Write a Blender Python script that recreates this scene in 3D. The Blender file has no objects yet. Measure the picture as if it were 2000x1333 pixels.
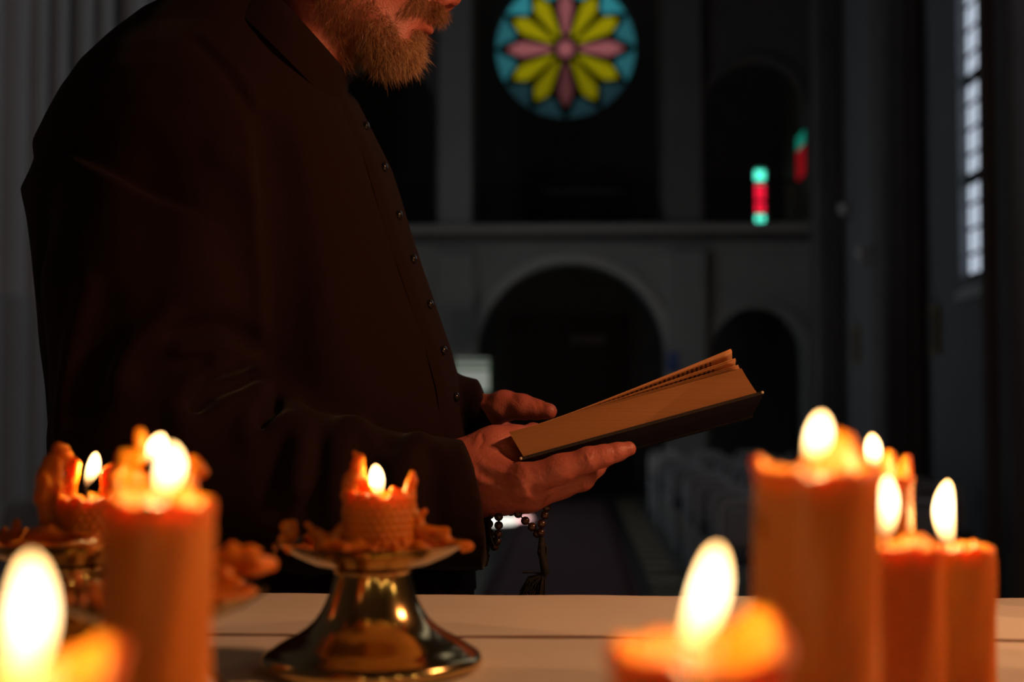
import bpy, math, random
import numpy as np
from mathutils import Matrix, Vector, Euler
from mathutils.geometry import tessellate_polygon

random.seed(7)
RNG = np.random.default_rng(7)
SC = bpy.context.scene
COL = SC.collection

# ------------------------------------------------------------------ camera
F_PX = 2778.0
EYE = np.array([0.0, 0.0, 1.16])
TILT, PAN = math.radians(2.43), math.radians(2.556)
cam_d = bpy.data.cameras.new('camera')
cam = bpy.data.objects.new('camera', cam_d)
COL.objects.link(cam)
cam.location = EYE
cam.rotation_euler = Euler((math.radians(90) + TILT, 0, PAN), 'XYZ')
cam_d.sensor_width = 36.0
cam_d.lens = 36.0 * F_PX / 2000.0
cam_d.clip_start = 0.05
cam_d.clip_end = 200
cam_d.dof.use_dof = True
cam_d.dof.focus_distance = 1.62
cam_d.dof.aperture_fstop = 3.6
SC.camera = cam
RM = np.array(cam.rotation_euler.to_matrix())

# ------------------------------------------------------------------ world, exposure
SC.view_settings.view_transform = 'Standard'
SC.view_settings.look = 'None'
SC.view_settings.gamma = 1.0
SC.view_settings.exposure = 0.0
SC.view_settings.use_curve_mapping = False
world = bpy.data.worlds.new('world')
SC.world = world
world.use_nodes = True
world.node_tree.nodes['Background'].inputs[0].default_value = (0.35, 0.42, 0.55, 1)
world.node_tree.nodes['Background'].inputs[1].default_value = 0.3

CANDLE_W = 0.085       # watts of each candle flame
DAY = 1.25             # brightness of the window glass


def sun_spot():
    # daylight falling in through the high left window onto the nave floor
    l = bpy.data.lights.new('window_daylight', 'SPOT')
    l.energy = 60000
    l.spot_size = math.radians(9.0)
    l.spot_blend = 0.25
    l.shadow_soft_size = 0.03
    l.color = (1.0, 0.97, 0.9)
    o = bpy.data.objects.new('window_daylight', l)
    COL.objects.link(o)
    o.location = (-5.0, 16.2, 6.8)
    d = Vector((-1.35, 19.3, -0.45)) - o.location
    o.rotation_euler = d.to_track_quat('-Z', 'Y').to_euler()


sun_spot()


# ------------------------------------------------------------------ picture measure -> place
def P(px, py, y):
    """world point seen at photo pixel (px, py) that stands y metres down the nave"""
    v = RM @ np.array([(px - 1000.0) / F_PX, -(py - 666.5) / F_PX, -1.0])
    return EYE + v * (y / v[1])


def PX(p):
    """photo pixels of world points (n,3)"""
    c = (np.asarray(p) - EYE) @ RM
    return np.stack([1000 + F_PX * c[..., 0] / -c[..., 2], 666.5 - F_PX * c[..., 1] / -c[..., 2]], -1)


def R(rpx, y):
    return rpx * y / F_PX


# ------------------------------------------------------------------ materials
MATS = {}


def mat(name, color, rough=0.6, metal=0.0, noise=0.0, nscale=30.0, bump=0.0, bscale=60.0, sss=0.0,
        sssr=(0.01, 0.004, 0.002), sheen=0.0, emit=None, estr=0.0, spec=0.5, coat=0.0, tint=None):
    if name in MATS:
        return MATS[name]
    m = bpy.data.materials.new(name)
    m.use_nodes = True
    nt = m.node_tree
    b = nt.nodes['Principled BSDF']
    b.inputs['Base Color'].default_value = (*color, 1)
    b.inputs['Roughness'].default_value = rough
    b.inputs['Metallic'].default_value = metal
    b.inputs['Specular IOR Level'].default_value = spec
    if coat:
        b.inputs['Coat Weight'].default_value = coat
    if sheen:
        b.inputs['Sheen Weight'].default_value = sheen
        b.inputs['Sheen Roughness'].default_value = 0.4
    if sss:
        b.inputs['Subsurface Weight'].default_value = sss
        b.inputs['Subsurface Radius'].default_value = sssr
        b.inputs['Subsurface Scale'].default_value = 1.0
    if emit:
        b.inputs['Emission Color'].default_value = (*emit, 1)
        b.inputs['Emission Strength'].default_value = estr
    tc = nt.nodes.new('ShaderNodeTexCoord')
    if noise:
        n = nt.nodes.new('ShaderNodeTexNoise')
        n.inputs['Scale'].default_value = nscale
        n.inputs['Detail'].default_value = 5
        mx = nt.nodes.new('ShaderNodeMixRGB')
        mx.inputs[1].default_value = (*[c * (1 - noise) for c in color], 1)
        mx.inputs[2].default_value = (*(tint or [min(1, c * (1 + noise)) for c in color]), 1)
        nt.links.new(tc.outputs['Object'], n.inputs['Vector'])
        nt.links.new(n.outputs['Fac'], mx.inputs[0])
        nt.links.new(mx.outputs[0], b.inputs['Base Color'])
    if bump:
        n2 = nt.nodes.new('ShaderNodeTexNoise')
        n2.inputs['Scale'].default_value = bscale
        n2.inputs['Detail'].default_value = 4
        bp = nt.nodes.new('ShaderNodeBump')
        bp.inputs['Strength'].default_value = bump
        bp.inputs['Distance'].default_value = 0.002
        nt.links.new(tc.outputs['Object'], n2.inputs['Vector'])
        nt.links.new(n2.outputs['Fac'], bp.inputs['Height'])
        nt.links.new(bp.outputs[0], b.inputs['Normal'])
    MATS[name] = m
    return m


def woven(name, color, rough, scale, bump, dist=0.0006, sheen=0.0, color2=None):
    """cloth: two crossed wave textures as thread relief"""
    m = mat(name, color, rough, sheen=sheen, spec=0.06)
    nt = m.node_tree
    b = nt.nodes['Principled BSDF']
    tc = nt.nodes.new('ShaderNodeTexCoord')
    ws = []
    for ax in ('X', 'Y', 'Z'):
        w = nt.nodes.new('ShaderNodeTexWave')
        w.wave_type = 'BANDS'
        w.bands_direction = ax
        w.inputs['Scale'].default_value = scale
        w.inputs['Distortion'].default_value = 1.2
        w.inputs['Detail'].default_value = 2
        nt.links.new(tc.outputs['Object'], w.inputs['Vector'])
        ws.append(w)
    a = nt.nodes.new('ShaderNodeMath'); a.operation = 'ADD'
    a2 = nt.nodes.new('ShaderNodeMath'); a2.operation = 'ADD'
    nt.links.new(ws[0].outputs['Fac'], a.inputs[0]); nt.links.new(ws[1].outputs['Fac'], a.inputs[1])
    nt.links.new(a.outputs[0], a2.inputs[0]); nt.links.new(ws[2].outputs['Fac'], a2.inputs[1])
    bp = nt.nodes.new('ShaderNodeBump')
    bp.inputs['Strength'].default_value = bump
    bp.inputs['Distance'].default_value = dist
    nt.links.new(a2.outputs[0], bp.inputs['Height'])
    nt.links.new(bp.outputs[0], b.inputs['Normal'])
    if color2:
        n = nt.nodes.new('ShaderNodeTexNoise')
        n.inputs['Scale'].default_value = 9
        n.inputs['Detail'].default_value = 6
        mx = nt.nodes.new('ShaderNodeMixRGB')
        mx.inputs[1].default_value = (*color, 1)
        mx.inputs[2].default_value = (*color2, 1)
        nt.links.new(tc.outputs['Object'], n.inputs['Vector'])
        nt.links.new(n.outputs['Fac'], mx.inputs[0])
        nt.links.new(mx.outputs[0], b.inputs['Base Color'])
    return m


def emitter(name, color, strength):
    if name in MATS:
        return MATS[name]
    m = bpy.data.materials.new(name)
    m.use_nodes = True
    nt = m.node_tree
    nt.nodes.clear()
    e = nt.nodes.new('ShaderNodeEmission')
    e.inputs[0].default_value = (*color, 1)
    e.inputs[1].default_value = strength
    o = nt.nodes.new('ShaderNodeOutputMaterial')
    nt.links.new(e.outputs[0], o.inputs[0])
    MATS[name] = m
    return m


def flame_material():
    m = bpy.data.materials.new('candle_flame')
    m.use_nodes = True
    nt = m.node_tree
    nt.nodes.clear()
    tc = nt.nodes.new('ShaderNodeTexCoord')
    sp = nt.nodes.new('ShaderNodeSeparateXYZ')
    nt.links.new(tc.outputs['Generated'], sp.inputs[0])
    cr = nt.nodes.new('ShaderNodeValToRGB')
    el = cr.color_ramp.elements
    el[0].position = 0.0; el[0].color = (0.10, 0.035, 0.012, 1)
    el[1].position = 1.0; el[1].color = (1.0, 0.52, 0.17, 1)
    k = el.new(0.14); k.color = (0.10, 0.04, 0.012, 1)
    k = el.new(0.40); k.color = (0.75, 0.42, 0.15, 1)
    k = el.new(0.62); k.color = (1.0, 0.66, 0.32, 1)
    nt.links.new(sp.outputs['Z'], cr.inputs[0])
    e = nt.nodes.new('ShaderNodeEmission')
    e.inputs[1].default_value = 4.2
    nt.links.new(cr.outputs[0], e.inputs[0])
    t = nt.nodes.new('ShaderNodeBsdfTransparent')
    ad = nt.nodes.new('ShaderNodeAddShader')
    nt.links.new(e.outputs[0], ad.inputs[0]); nt.links.new(t.outputs[0], ad.inputs[1])
    o = nt.nodes.new('ShaderNodeOutputMaterial')
    nt.links.new(ad.outputs[0], o.inputs[0])
    return m


M_FLAME = flame_material()
M_WAX = mat("beeswax", (0.70, 0.20, 0.008), 0.42, sss=0.92, sssr=(0.011, 0.0042, 0.0008), noise=0.07, nscale=25)
M_WICK = mat('burnt_wick', (0.012, 0.009, 0.008), 0.9)
M_BRASS = mat('polished_brass', (0.72, 0.49, 0.20), 0.16, metal=1.0, noise=0.12, nscale=14, bump=0.05, bscale=25)
M_LINEN = woven('white_linen', (0.90, 0.83, 0.74), 0.85, 330, 0.25, color2=(0.82, 0.73, 0.63))
M_CASSOCK = woven('black_wool', (0.0150, 0.0062, 0.0060), 0.85, 260, 0.18, sheen=0.07)
M_CASSOCK2 = mat('black_satin_trim', (0.010, 0.009, 0.010), 0.55, sheen=0.05)
M_SKIN = mat('skin', (0.48, 0.128, 0.092), 0.46, sss=0.2, sssr=(0.006, 0.002, 0.001), noise=0.14, nscale=60, bump=0.35, bscale=420)
M_NAIL = mat('fingernail', (0.60, 0.34, 0.27), 0.3)
M_BEARD = mat('beard_hair', (0.34, 0.15, 0.065), 0.38, noise=0.6, nscale=300)
M_BEARD2 = mat('greying_beard_hair', (0.66, 0.40, 0.22), 0.36, noise=0.5, nscale=300)
M_HAIR = mat('dark_hair', (0.06, 0.035, 0.022), 0.5, noise=0.3, nscale=200)
M_BUTTON = mat('black_button', (0.012, 0.012, 0.014), 0.12, spec=0.8, coat=0.5)
M_BEAD = mat('dark_wood_bead', (0.045, 0.016, 0.010), 0.22, noise=0.3, nscale=200, coat=0.3)
M_CORD = mat('black_cord', (0.008, 0.006, 0.006), 0.8, bump=0.4, bscale=500)
M_PAPER = mat('aged_paper', (0.66, 0.45, 0.27), 0.85)
M_COVER = mat('dark_leather', (0.022, 0.012, 0.011), 0.5, bump=0.3, bscale=300, noise=0.3, nscale=60)
M_WORN = mat('worn_corner', (0.8, 0.62, 0.45), 0.5)


def edge_paper():
    """page-block edge: fine lines of stacked leaves"""
    m = mat('stacked_page_edges', (0.60, 0.36, 0.17), 0.8)
    nt = m.node_tree
    b = nt.nodes['Principled BSDF']
    tc = nt.nodes.new('ShaderNodeTexCoord')
    mp = nt.nodes.new('ShaderNodeMapping')
    mp.inputs['Scale'].default_value = (3.0, 3.0, 700.0)
    n = nt.nodes.new('ShaderNodeTexNoise')
    n.inputs['Scale'].default_value = 1.0
    n.inputs['Detail'].default_value = 3
    mx = nt.nodes.new('ShaderNodeMixRGB')
    mx.inputs[1].default_value = (0.30, 0.115, 0.034, 1)
    mx.inputs[2].default_value = (0.45, 0.20, 0.065, 1)
    nt.links.new(tc.outputs['Object'], mp.inputs[0])
    nt.links.new(mp.outputs[0], n.inputs['Vector'])
    nt.links.new(n.outputs['Fac'], mx.inputs[0])
    nt.links.new(mx.outputs[0], b.inputs['Base Color'])
    bp = nt.nodes.new('ShaderNodeBump')
    bp.inputs['Strength'].default_value = 0.4
    bp.inputs['Distance'].default_value = 0.0004
    nt.links.new(n.outputs['Fac'], bp.inputs['Height'])
    nt.links.new(bp.outputs[0], b.inputs['Normal'])
    return m


def printed_paper():
    """leaf with lines of print (UV: u along the lines' stacking, v across)"""
    m = mat('printed_leaf', (0.66, 0.45, 0.27), 0.85)
    nt = m.node_tree
    b = nt.nodes['Principled BSDF']
    uv = nt.nodes.new('ShaderNodeTexCoord')
    sp = nt.nodes.new('ShaderNodeSeparateXYZ')
    nt.links.new(uv.outputs['UV'], sp.inputs[0])

    def math_(op, a, bb):
        x = nt.nodes.new('ShaderNodeMath'); x.operation = op
        for i, v in enumerate((a, bb)):
            if isinstance(v, (int, float)):
                x.inputs[i].default_value = v
            else:
                nt.links.new(v, x.inputs[i])
        return x.outputs[0]
    u, v = sp.outputs['X'], sp.outputs['Y']
    fr = math_('FRACT', math_('MULTIPLY', u, 46.0), 0)
    line = math_('LESS_THAN', fr, 0.5)
    inx = math_('MULTIPLY', math_('GREATER_THAN', u, 0.07), math_('LESS_THAN', u, 0.90))
    iny = math_('MULTIPLY', math_('GREATER_THAN', v, 0.05), math_('LESS_THAN', v, 0.90))
    n = nt.nodes.new('ShaderNodeTexNoise')
    mp = nt.nodes.new('ShaderNodeMapping')
    mp.inputs['Scale'].default_value = (46, 130, 1)
    nt.links.new(uv.outputs['UV'], mp.inputs[0]); nt.links.new(mp.outputs[0], n.inputs['Vector'])
    n.inputs['Scale'].default_value = 1.0
    words = math_('GREATER_THAN', n.outputs['Fac'], 0.42)
    ink = math_('MULTIPLY', math_('MULTIPLY', line, words), math_('MULTIPLY', inx, iny))
    mx = nt.nodes.new('ShaderNodeMixRGB')
    mx.inputs[1].default_value = (0.58, 0.30, 0.13, 1)
    mx.inputs[2].default_value = (0.07, 0.04, 0.02, 1)
    nt.links.new(ink, mx.inputs[0])
    nt.links.new(mx.outputs[0], b.inputs['Base Color'])
    return m


M_EDGE = edge_paper()
M_PRINT = printed_paper()


# ------------------------------------------------------------------ object helpers
def mesh_np(name, verts, faces, smooth=True):
    me = bpy.data.meshes.new(name)
    verts = np.asarray(verts, dtype=np.float32).reshape(-1, 3)
    if isinstance(faces, np.ndarray) and faces.ndim == 2:
        k = faces.shape[1]
        me.vertices.add(len(verts)); me.vertices.foreach_set('co', verts.ravel())
        me.loops.add(faces.size); me.loops.foreach_set('vertex_index', faces.astype(np.int32).ravel())
        me.polygons.add(len(faces))
        me.polygons.foreach_set('loop_start', np.arange(0, faces.size, k, dtype=np.int32))
        me.polygons.foreach_set('loop_total', np.full(len(faces), k, dtype=np.int32))
        me.update(calc_edges=True)
    else:
        me.from_pydata([tuple(v) for v in verts], [], [tuple(f) for f in faces])
    if smooth:
        me.polygons.foreach_set('use_smooth', np.ones(len(me.polygons), dtype=bool))
    me.validate()
    return me


def obj(name, me, m=None, parent=None, loc=None):
    o = bpy.data.objects.new(name, me)
    COL.objects.link(o)
    if m is not None and me is not None and not me.materials:
        me.materials.append(m)
    if parent is not None:
        o.parent = parent
    if loc is not None:
        o.location = loc
    return o


def tag(o, label=None, cat=None, group=None, kind=None):
    if label: o['label'] = label
    if cat: o['category'] = cat
    if group: o['group'] = group
    if kind: o['kind'] = kind
    return o


def empty(name, loc, rz=0.0):
    o = bpy.data.objects.new(name, None)
    COL.objects.link(o)
    o.location = loc
    o.rotation_euler = (0, 0, rz)
    o.empty_display_size = 0.05
    return o


class MB:
    """collects boxes, lathes and tubes into one mesh"""
    def __init__(s):
        s.v, s.f = [], []

    def add(s, v, f):
        n = len(s.v)
        s.v += [tuple(map(float, p)) for p in v]
        s.f += [tuple(i + n for i in q) for q in f]
        return s

    def box(s, c, d, rot=None, bev=0.0):
        hx, hy, hz = d[0] / 2, d[1] / 2, d[2] / 2
        if bev > 0:
            b = min(bev, hx * .9, hy * .9, hz * .9)
            pts = []
            for z, ins in ((-hz, b), (-hz + b, 0), (hz - b, 0), (hz, b)):
                x, y = hx - ins, hy - ins
                cb = b
                pts += [(-x + cb, -y, z), (x - cb, -y, z), (x, -y + cb, z), (x, y - cb, z), (x - cb, y, z), (-x + cb, y, z), (-x, y - cb, z), (-x, -y + cb, z)]
            fs = [tuple(range(7, -1, -1)), tuple(range(24, 32))]
            for k in range(3):
                for i in range(8):
                    j = (i + 1) % 8
                    fs.append((k * 8 + i, k * 8 + j, k * 8 + 8 + j, k * 8 + 8 + i))
        else:
            pts = [(x, y, z) for z in (-hz, hz) for y in (-hy, hy) for x in (-hx, hx)]
            fs = [(0, 2, 3, 1), (4, 5, 7, 6), (0, 1, 5, 4), (2, 6, 7, 3), (0, 4, 6, 2), (1, 3, 7, 5)]
        if rot is not None:
            pts = [rot @ Vector(p) for p in pts]
        return s.add([(p[0] + c[0], p[1] + c[1], p[2] + c[2]) for p in pts], fs)

    def lathe(s, prof, c=(0, 0, 0), n=32, cap=True):
        v, f = [], []
        for r, z in prof:
            for i in range(n):
                a = 2 * math.pi * i / n
                v.append((c[0] + r * math.cos(a), c[1] + r * math.sin(a), c[2] + z))
        for k in range(len(prof) - 1):
            for i in range(n):
                j = (i + 1) % n
                f.append((k * n + i, k * n + j, (k + 1) * n + j, (k + 1) * n + i))
        if cap:
            f.append(tuple(range(n - 1, -1, -1)))
            f.append(tuple(range((len(prof) - 1) * n, len(prof) * n)))
        return s.add(v, f)

    def tube(s, pts, r, n=8, closed=False):
        pts = [Vector(p) for p in pts]
        rs = r if hasattr(r, '__len__') else [r] * len(pts)
        v, f = [], []
        m = len(pts)
        up = None
        for k, p in enumerate(pts):
            a = pts[(k - 1) % m] if (closed or k > 0) else p
            b = pts[(k + 1) % m] if (closed or k < m - 1) else p
            t = (b - a).normalized()
            if up is None:
                up = Vector((0, 0, 1)) if abs(t.z) < 0.9 else Vector((1, 0, 0))
            e1 = t.cross(up).normalized()
            up = e1.cross(t).normalized()
            for i in range(n):
                an = 2 * math.pi * i / n
                v.append(p + rs[k] * (math.cos(an) * e1 + math.sin(an) * up))
        for k in range(m if closed else m - 1):
            k2 = (k + 1) % m
            for i in range(n):
                j = (i + 1) % n
                f.append((k * n + i, k * n + j, k2 * n + j, k2 * n + i))
        if not closed:
            f.append(tuple(range(n - 1, -1, -1)))
            f.append(tuple(range((m - 1) * n, m * n)))
        return s.add(v, f)

    def mesh(s, name, smooth=True):
        return mesh_np(name, s.v, s.f, smooth)

    def build(s, name, m, parent=None, smooth=True, loc=None, autosmooth=True):
        me = s.mesh(name, smooth)
        if smooth and autosmooth:
            me.set_sharp_from_angle(angle=math.radians(40))
        return obj(name, me, m, parent, loc)


def poly_wall(outer, holes, to3d, normal_thick):
    """flat plate with holes: outer/holes are 2-D loops, to3d(u, v) places them, normal_thick = offset vector"""
    loops = [[Vector((u, v, 0)) for u, v in outer]] + [[Vector((u, v, 0)) for u, v in h] for h in holes]
    flat = [p for l in loops for p in l]
    tris = tessellate_polygon(loops)
    n = len(flat)
    front = [to3d(p.x, p.y) for p in flat]
    back = [tuple(np.array(q) + np.array(normal_thick)) for q in front]
    f = [tuple(t) for t in tris] + [tuple(n + i for i in reversed(t)) for t in tris]
    k = 0
    for l in loops:
        m = len(l)
        for i in range(m):
            j = (i + 1) % m
            f.append((k + i, k + j, n + k + j, n + k + i))
        k += m
    return front + back, f


def arch_loop(cx, hw, z0, zs, n=20, rise=None):
    """opening: from z0 straight up to zs, then a round head"""
    rise = hw if rise is None else rise
    p = [(cx - hw, z0), (cx + hw, z0)]
    for i in range(n + 1):
        a = math.pi * i / n
        p.append((cx + hw * math.cos(a), zs + rise * math.sin(a)))
    return p


# ------------------------------------------------------------------ distance-field sculpting
class Field:
    def __init__(s, lo, hi, h):
        s.lo, s.h = np.array(lo, float), h
        n = np.ceil((np.array(hi) - s.lo) / h).astype(int) + 1
        s.n = n
        s.X = (s.lo[0] + h * np.arange(n[0], dtype=np.float32)).reshape(-1, 1, 1).astype(np.float32)
        s.Y = (s.lo[1] + h * np.arange(n[1], dtype=np.float32)).reshape(1, -1, 1).astype(np.float32)
        s.Z = (s.lo[2] + h * np.arange(n[2], dtype=np.float32)).reshape(1, 1, -1).astype(np.float32)
        s.d = np.full(n, 9.0, dtype=np.float32)

    def cap(s, a, b, ra, rb, sy=1.0):
        """tapered capsule; sy > 1 flattens it along Y"""
        a, b = np.asarray(a, float), np.asarray(b, float)
        cy = (a[1] + b[1]) / 2
        ax, ay, az = a[0], cy + (a[1] - cy) * sy, a[2]
        bx, by, bz = b[0], cy + (b[1] - cy) * sy, b[2]
        x, y, z = s.X - ax, (cy + (s.Y - cy) * sy) - ay, s.Z - az
        dx, dy, dz = bx - ax, by - ay, bz - az
        L = dx * dx + dy * dy + dz * dz + 1e-12
        t = np.clip((x * dx + y * dy + z * dz) / L, 0, 1).astype(np.float32)
        return np.sqrt((x - t * dx) ** 2 + (y - t * dy) ** 2 + (z - t * dz) ** 2) - (ra + (rb - ra) * t)

    def ell(s, c, r, ang=0.0):
        """ellipsoid, turned by ang about Y"""
        x, y, z = s.X - c[0], s.Y - c[1], s.Z - c[2]
        ca, sa = math.cos(ang), math.sin(ang)
        u = x * ca + z * sa
        w = -x * sa + z * ca
        k0 = np.sqrt((u / r[0]) ** 2 + (y / r[1]) ** 2 + (w / r[2]) ** 2)
        k1 = np.sqrt((u / r[0] ** 2) ** 2 + (y / r[1] ** 2) ** 2 + (w / r[2] ** 2) ** 2) + 1e-6
        return k0 * (k0 - 1) / k1

    def join(s, e, k=0.0):
        if k <= 0:
            np.minimum(s.d, e, out=s.d)
        else:
            hh = np.maximum(k - np.abs(s.d - e), 0) / k
            s.d = (np.minimum(s.d, e) - hh * hh * k * 0.25).astype(np.float32)
        return s

    def cut(s, e, k=0.0):
        if k <= 0:
            np.maximum(s.d, -e, out=s.d)
        else:
            hh = np.maximum(k - np.abs(s.d + e), 0) / k
            s.d = (np.maximum(s.d, -e) + hh * hh * k * 0.25).astype(np.float32)
        return s

    def hit(s, px, py, y0, y1, n=400):
        """first surface point met along the sight line through photo pixel (px, py)"""
        ys = np.linspace(y0, y1, n)
        a, b = P(px, py, y0), P(px, py, y1)
        pts = a + (b - a) * ((ys - y0) / (y1 - y0))[:, None]
        i = np.round((pts - s.lo) / s.h).astype(int)
        ok = np.all((i >= 0) & (i < s.n), axis=1)
        v = np.full(n, 9.0)
        v[ok] = s.d[i[ok, 0], i[ok, 1], i[ok, 2]]
        w = np.nonzero(v < 0)[0]
        return pts[w[0]] if len(w) else None

    def near(s, w):
        return np.nonzero(np.abs(s.d) < w)

    def coords(s, idx):
        return np.stack([s.lo[k] + s.h * idx[k] for k in range(3)], -1).astype(np.float32)

    def strokes(s, lines, y0, y1, w=0.05):
        """raise (amp > 0) or sink (amp < 0) the surface along polylines of photo pixels"""
        idx = s.near(w)
        p = s.coords(idx)
        add = np.zeros(len(p), np.float32)
        for pts, amp, sig in lines:
            q = [s.hit(a, b, y0, y1) for a, b in pts]
            q = [x for x in q if x is not None]
            if not q:
                continue
            dist = np.full(len(p), 9.0, np.float32)
            if len(q) == 1:
                dist = np.linalg.norm(p - q[0].astype(np.float32), axis=1)
            for a, b in zip(q[:-1], q[1:]):
                ab = (b - a).astype(np.float32)
                t = np.clip(((p - a.astype(np.float32)) @ ab) / (ab @ ab + 1e-9), 0, 1)
                dist = np.minimum(dist, np.linalg.norm(p - a.astype(np.float32) - t[:, None] * ab, axis=1))
            add += amp * np.exp(-(dist / sig) ** 2)
        s.d[idx] -= add
        return s

    def rough(s, amp, freq, w=0.03, seed=0):
        idx = s.near(w)
        p = s.coords(idx)
        s.d[idx] -= amp * vnoise(p, freq, seed)
        return s

    def surface(s):
        d, n = s.d, s.n
        ins = d < 0
        c = [ins[i:n[0] - 1 + i, j:n[1] - 1 + j, k:n[2] - 1 + k] for i in (0, 1) for j in (0, 1) for k in (0, 1)]
        any_, all_ = c[0].copy(), c[0].copy()
        for q in c[1:]:
            any_ |= q
            all_ &= q
        I = np.nonzero(any_ & ~all_)
        cnt = len(I[0])
        cid = np.full(any_.shape, -1, np.int32)
        cid[I] = np.arange(cnt)
        offs = [(i, j, k) for i in (0, 1) for j in (0, 1) for k in (0, 1)]
        val = {o: d[I[0] + o[0], I[1] + o[1], I[2] + o[2]] for o in offs}
        acc = np.zeros((cnt, 3), np.float32)
        num = np.zeros(cnt, np.float32)
        for o in offs:
            for ax in range(3):
                if o[ax] == 0:
                    e = list(o); e[ax] = 1; e = tuple(e)
                    va, vb = val[o], val[e]
                    x = (va < 0) != (vb < 0)
                    t = np.where(x, va / np.where(x, va - vb, 1), 0)
                    pt = np.tile(np.array(o, np.float32), (cnt, 1))
                    pt[:, ax] += t
                    acc += np.where(x[:, None], pt, 0)
                    num += x
        base = np.stack(I, -1).astype(np.float32)
        v = s.lo + s.h * (base + acc / num[:, None])
        faces = []
        for ax in range(3):
            a1, a2 = (ax + 1) % 3, (ax + 2) % 3
            sl0 = [slice(1, -1)] * 3; sl0[ax] = slice(0, -1)
            sl1 = [slice(1, -1)] * 3; sl1[ax] = slice(1, None)
            A, B = ins[tuple(sl0)], ins[tuple(sl1)]
            for flip, mm in ((False, A & ~B), (True, B & ~A)):
                J = list(np.nonzero(mm))
                full = [j.copy() for j in J]
                for q in (a1, a2):
                    full[q] = full[q] + 1
                def g(o1, o2):
                    e = [f.copy() for f in full]
                    e[a1] = e[a1] - o1; e[a2] = e[a2] - o2
                    return cid[tuple(e)]
                quad = np.stack([g(1, 1), g(0, 1), g(0, 0), g(1, 0)], -1)
                quad = quad[(quad >= 0).all(1)]
                faces.append(quad[:, ::-1] if flip else quad)
        return v.astype(np.float32), np.concatenate(faces)


def vnoise(p, freq, seed=0):
    """smooth noise from a few turned sine waves, about -1..1"""
    r = np.random.default_rng(100 + seed)
    out = np.zeros(len(p), np.float32)
    for k in range(7):
        d = r.normal(size=3); d /= np.linalg.norm(d)
        out += np.sin(p @ d.astype(np.float32) * freq * (0.6 + 0.25 * k) * 6.283 + r.uniform(0, 6.28)) * (0.5 if k < 3 else 0.3)
    return out / 1.6


def relax(v, f, it=1, k=0.5):
    for _ in range(it):
        acc = np.zeros_like(v); cnt = np.zeros(len(v), np.float32)
        for a in range(4):
            b = (a + 1) % 4
            np.add.at(acc, f[:, a], v[f[:, b]]); np.add.at(cnt, f[:, a], 1)
            np.add.at(acc, f[:, b], v[f[:, a]]); np.add.at(cnt, f[:, b], 1)
        v = v * (1 - k) + k * acc / np.maximum(cnt, 1)[:, None]
    return v.astype(np.float32)


def vnormals(v, f):
    n = np.cross(v[f[:, 2]] - v[f[:, 0]], v[f[:, 3]] - v[f[:, 1]])
    out = np.zeros_like(v)
    for a in range(4):
        np.add.at(out, f[:, a], n)
    return out / (np.linalg.norm(out, axis=1, keepdims=True) + 1e-12)



# ================================================================== the church
NAVE_Z = -0.45
Y_BACK, Y_REAR = 24.0, 27.5
X_R, X_L = 4.0, -5.4
CEIL = 10.5
M_PLASTER = mat('grey_plaster', (0.42, 0.43, 0.42), 0.9, noise=0.14, nscale=1.6, bump=0.2, bscale=12)
M_PLASTER_W = mat('pale_plaster', (0.60, 0.61, 0.58), 0.9, noise=0.10, nscale=1.2, bump=0.2, bscale=12)
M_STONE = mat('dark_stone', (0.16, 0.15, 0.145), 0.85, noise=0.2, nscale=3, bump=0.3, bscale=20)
M_TRIM = mat('stone_trim', (0.50, 0.49, 0.46), 0.85, noise=0.12, nscale=4)
M_OAK = mat('dark_oak', (0.045, 0.026, 0.018), 0.5, noise=0.35, nscale=9, bump=0.3, bscale=30)
M_IRON = mat('dark_iron', (0.03, 0.03, 0.033), 0.5, metal=0.6)
M_LEAD = mat('window_lead', (0.012, 0.012, 0.014), 0.7)
M_VAULT = mat('vault_plaster', (0.20, 0.19, 0.18), 0.9, noise=0.1, nscale=1)
M_GLASS_DAY = emitter('daylit_glass', (0.74, 0.84, 1.0), 0.60 * DAY)


def Zb(py, y):      # height of photo row py at depth y, near the nave axis
    return float(P(1124, py, y)[2])


def Xb(px, y, py=500):
    return float(P(px, py, y)[0])


# floors
fl = MB().box((-0.7, 15.9, NAVE_Z - 0.06), (10.4, 23.4, 0.1)).build('floor', mat('floor_screed', (0.15, 0.15, 0.14), 0.28, noise=0.2, nscale=2.5), smooth=False)
tag(fl, 'grey polished screed floor of the nave', kind='structure')
cf = MB().box((-0.7, -0.3, -0.06), (10.4, 9.0, 0.12)).build('floor_chancel', M_STONE, smooth=False)
tag(cf, 'raised stone floor of the chancel', kind='structure')
for k in range(2):
    st = MB().box((-0.7, 4.2 + 0.18 + 0.36 * k, NAVE_Z / 2 - 0.16 - 0.075 * k), (10.4, 0.36, 0.24 - 0.15 * k + 0.1)).build('step', M_STONE, smooth=False)
    tag(st, 'stone step down from the chancel', kind='structure')

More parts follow.
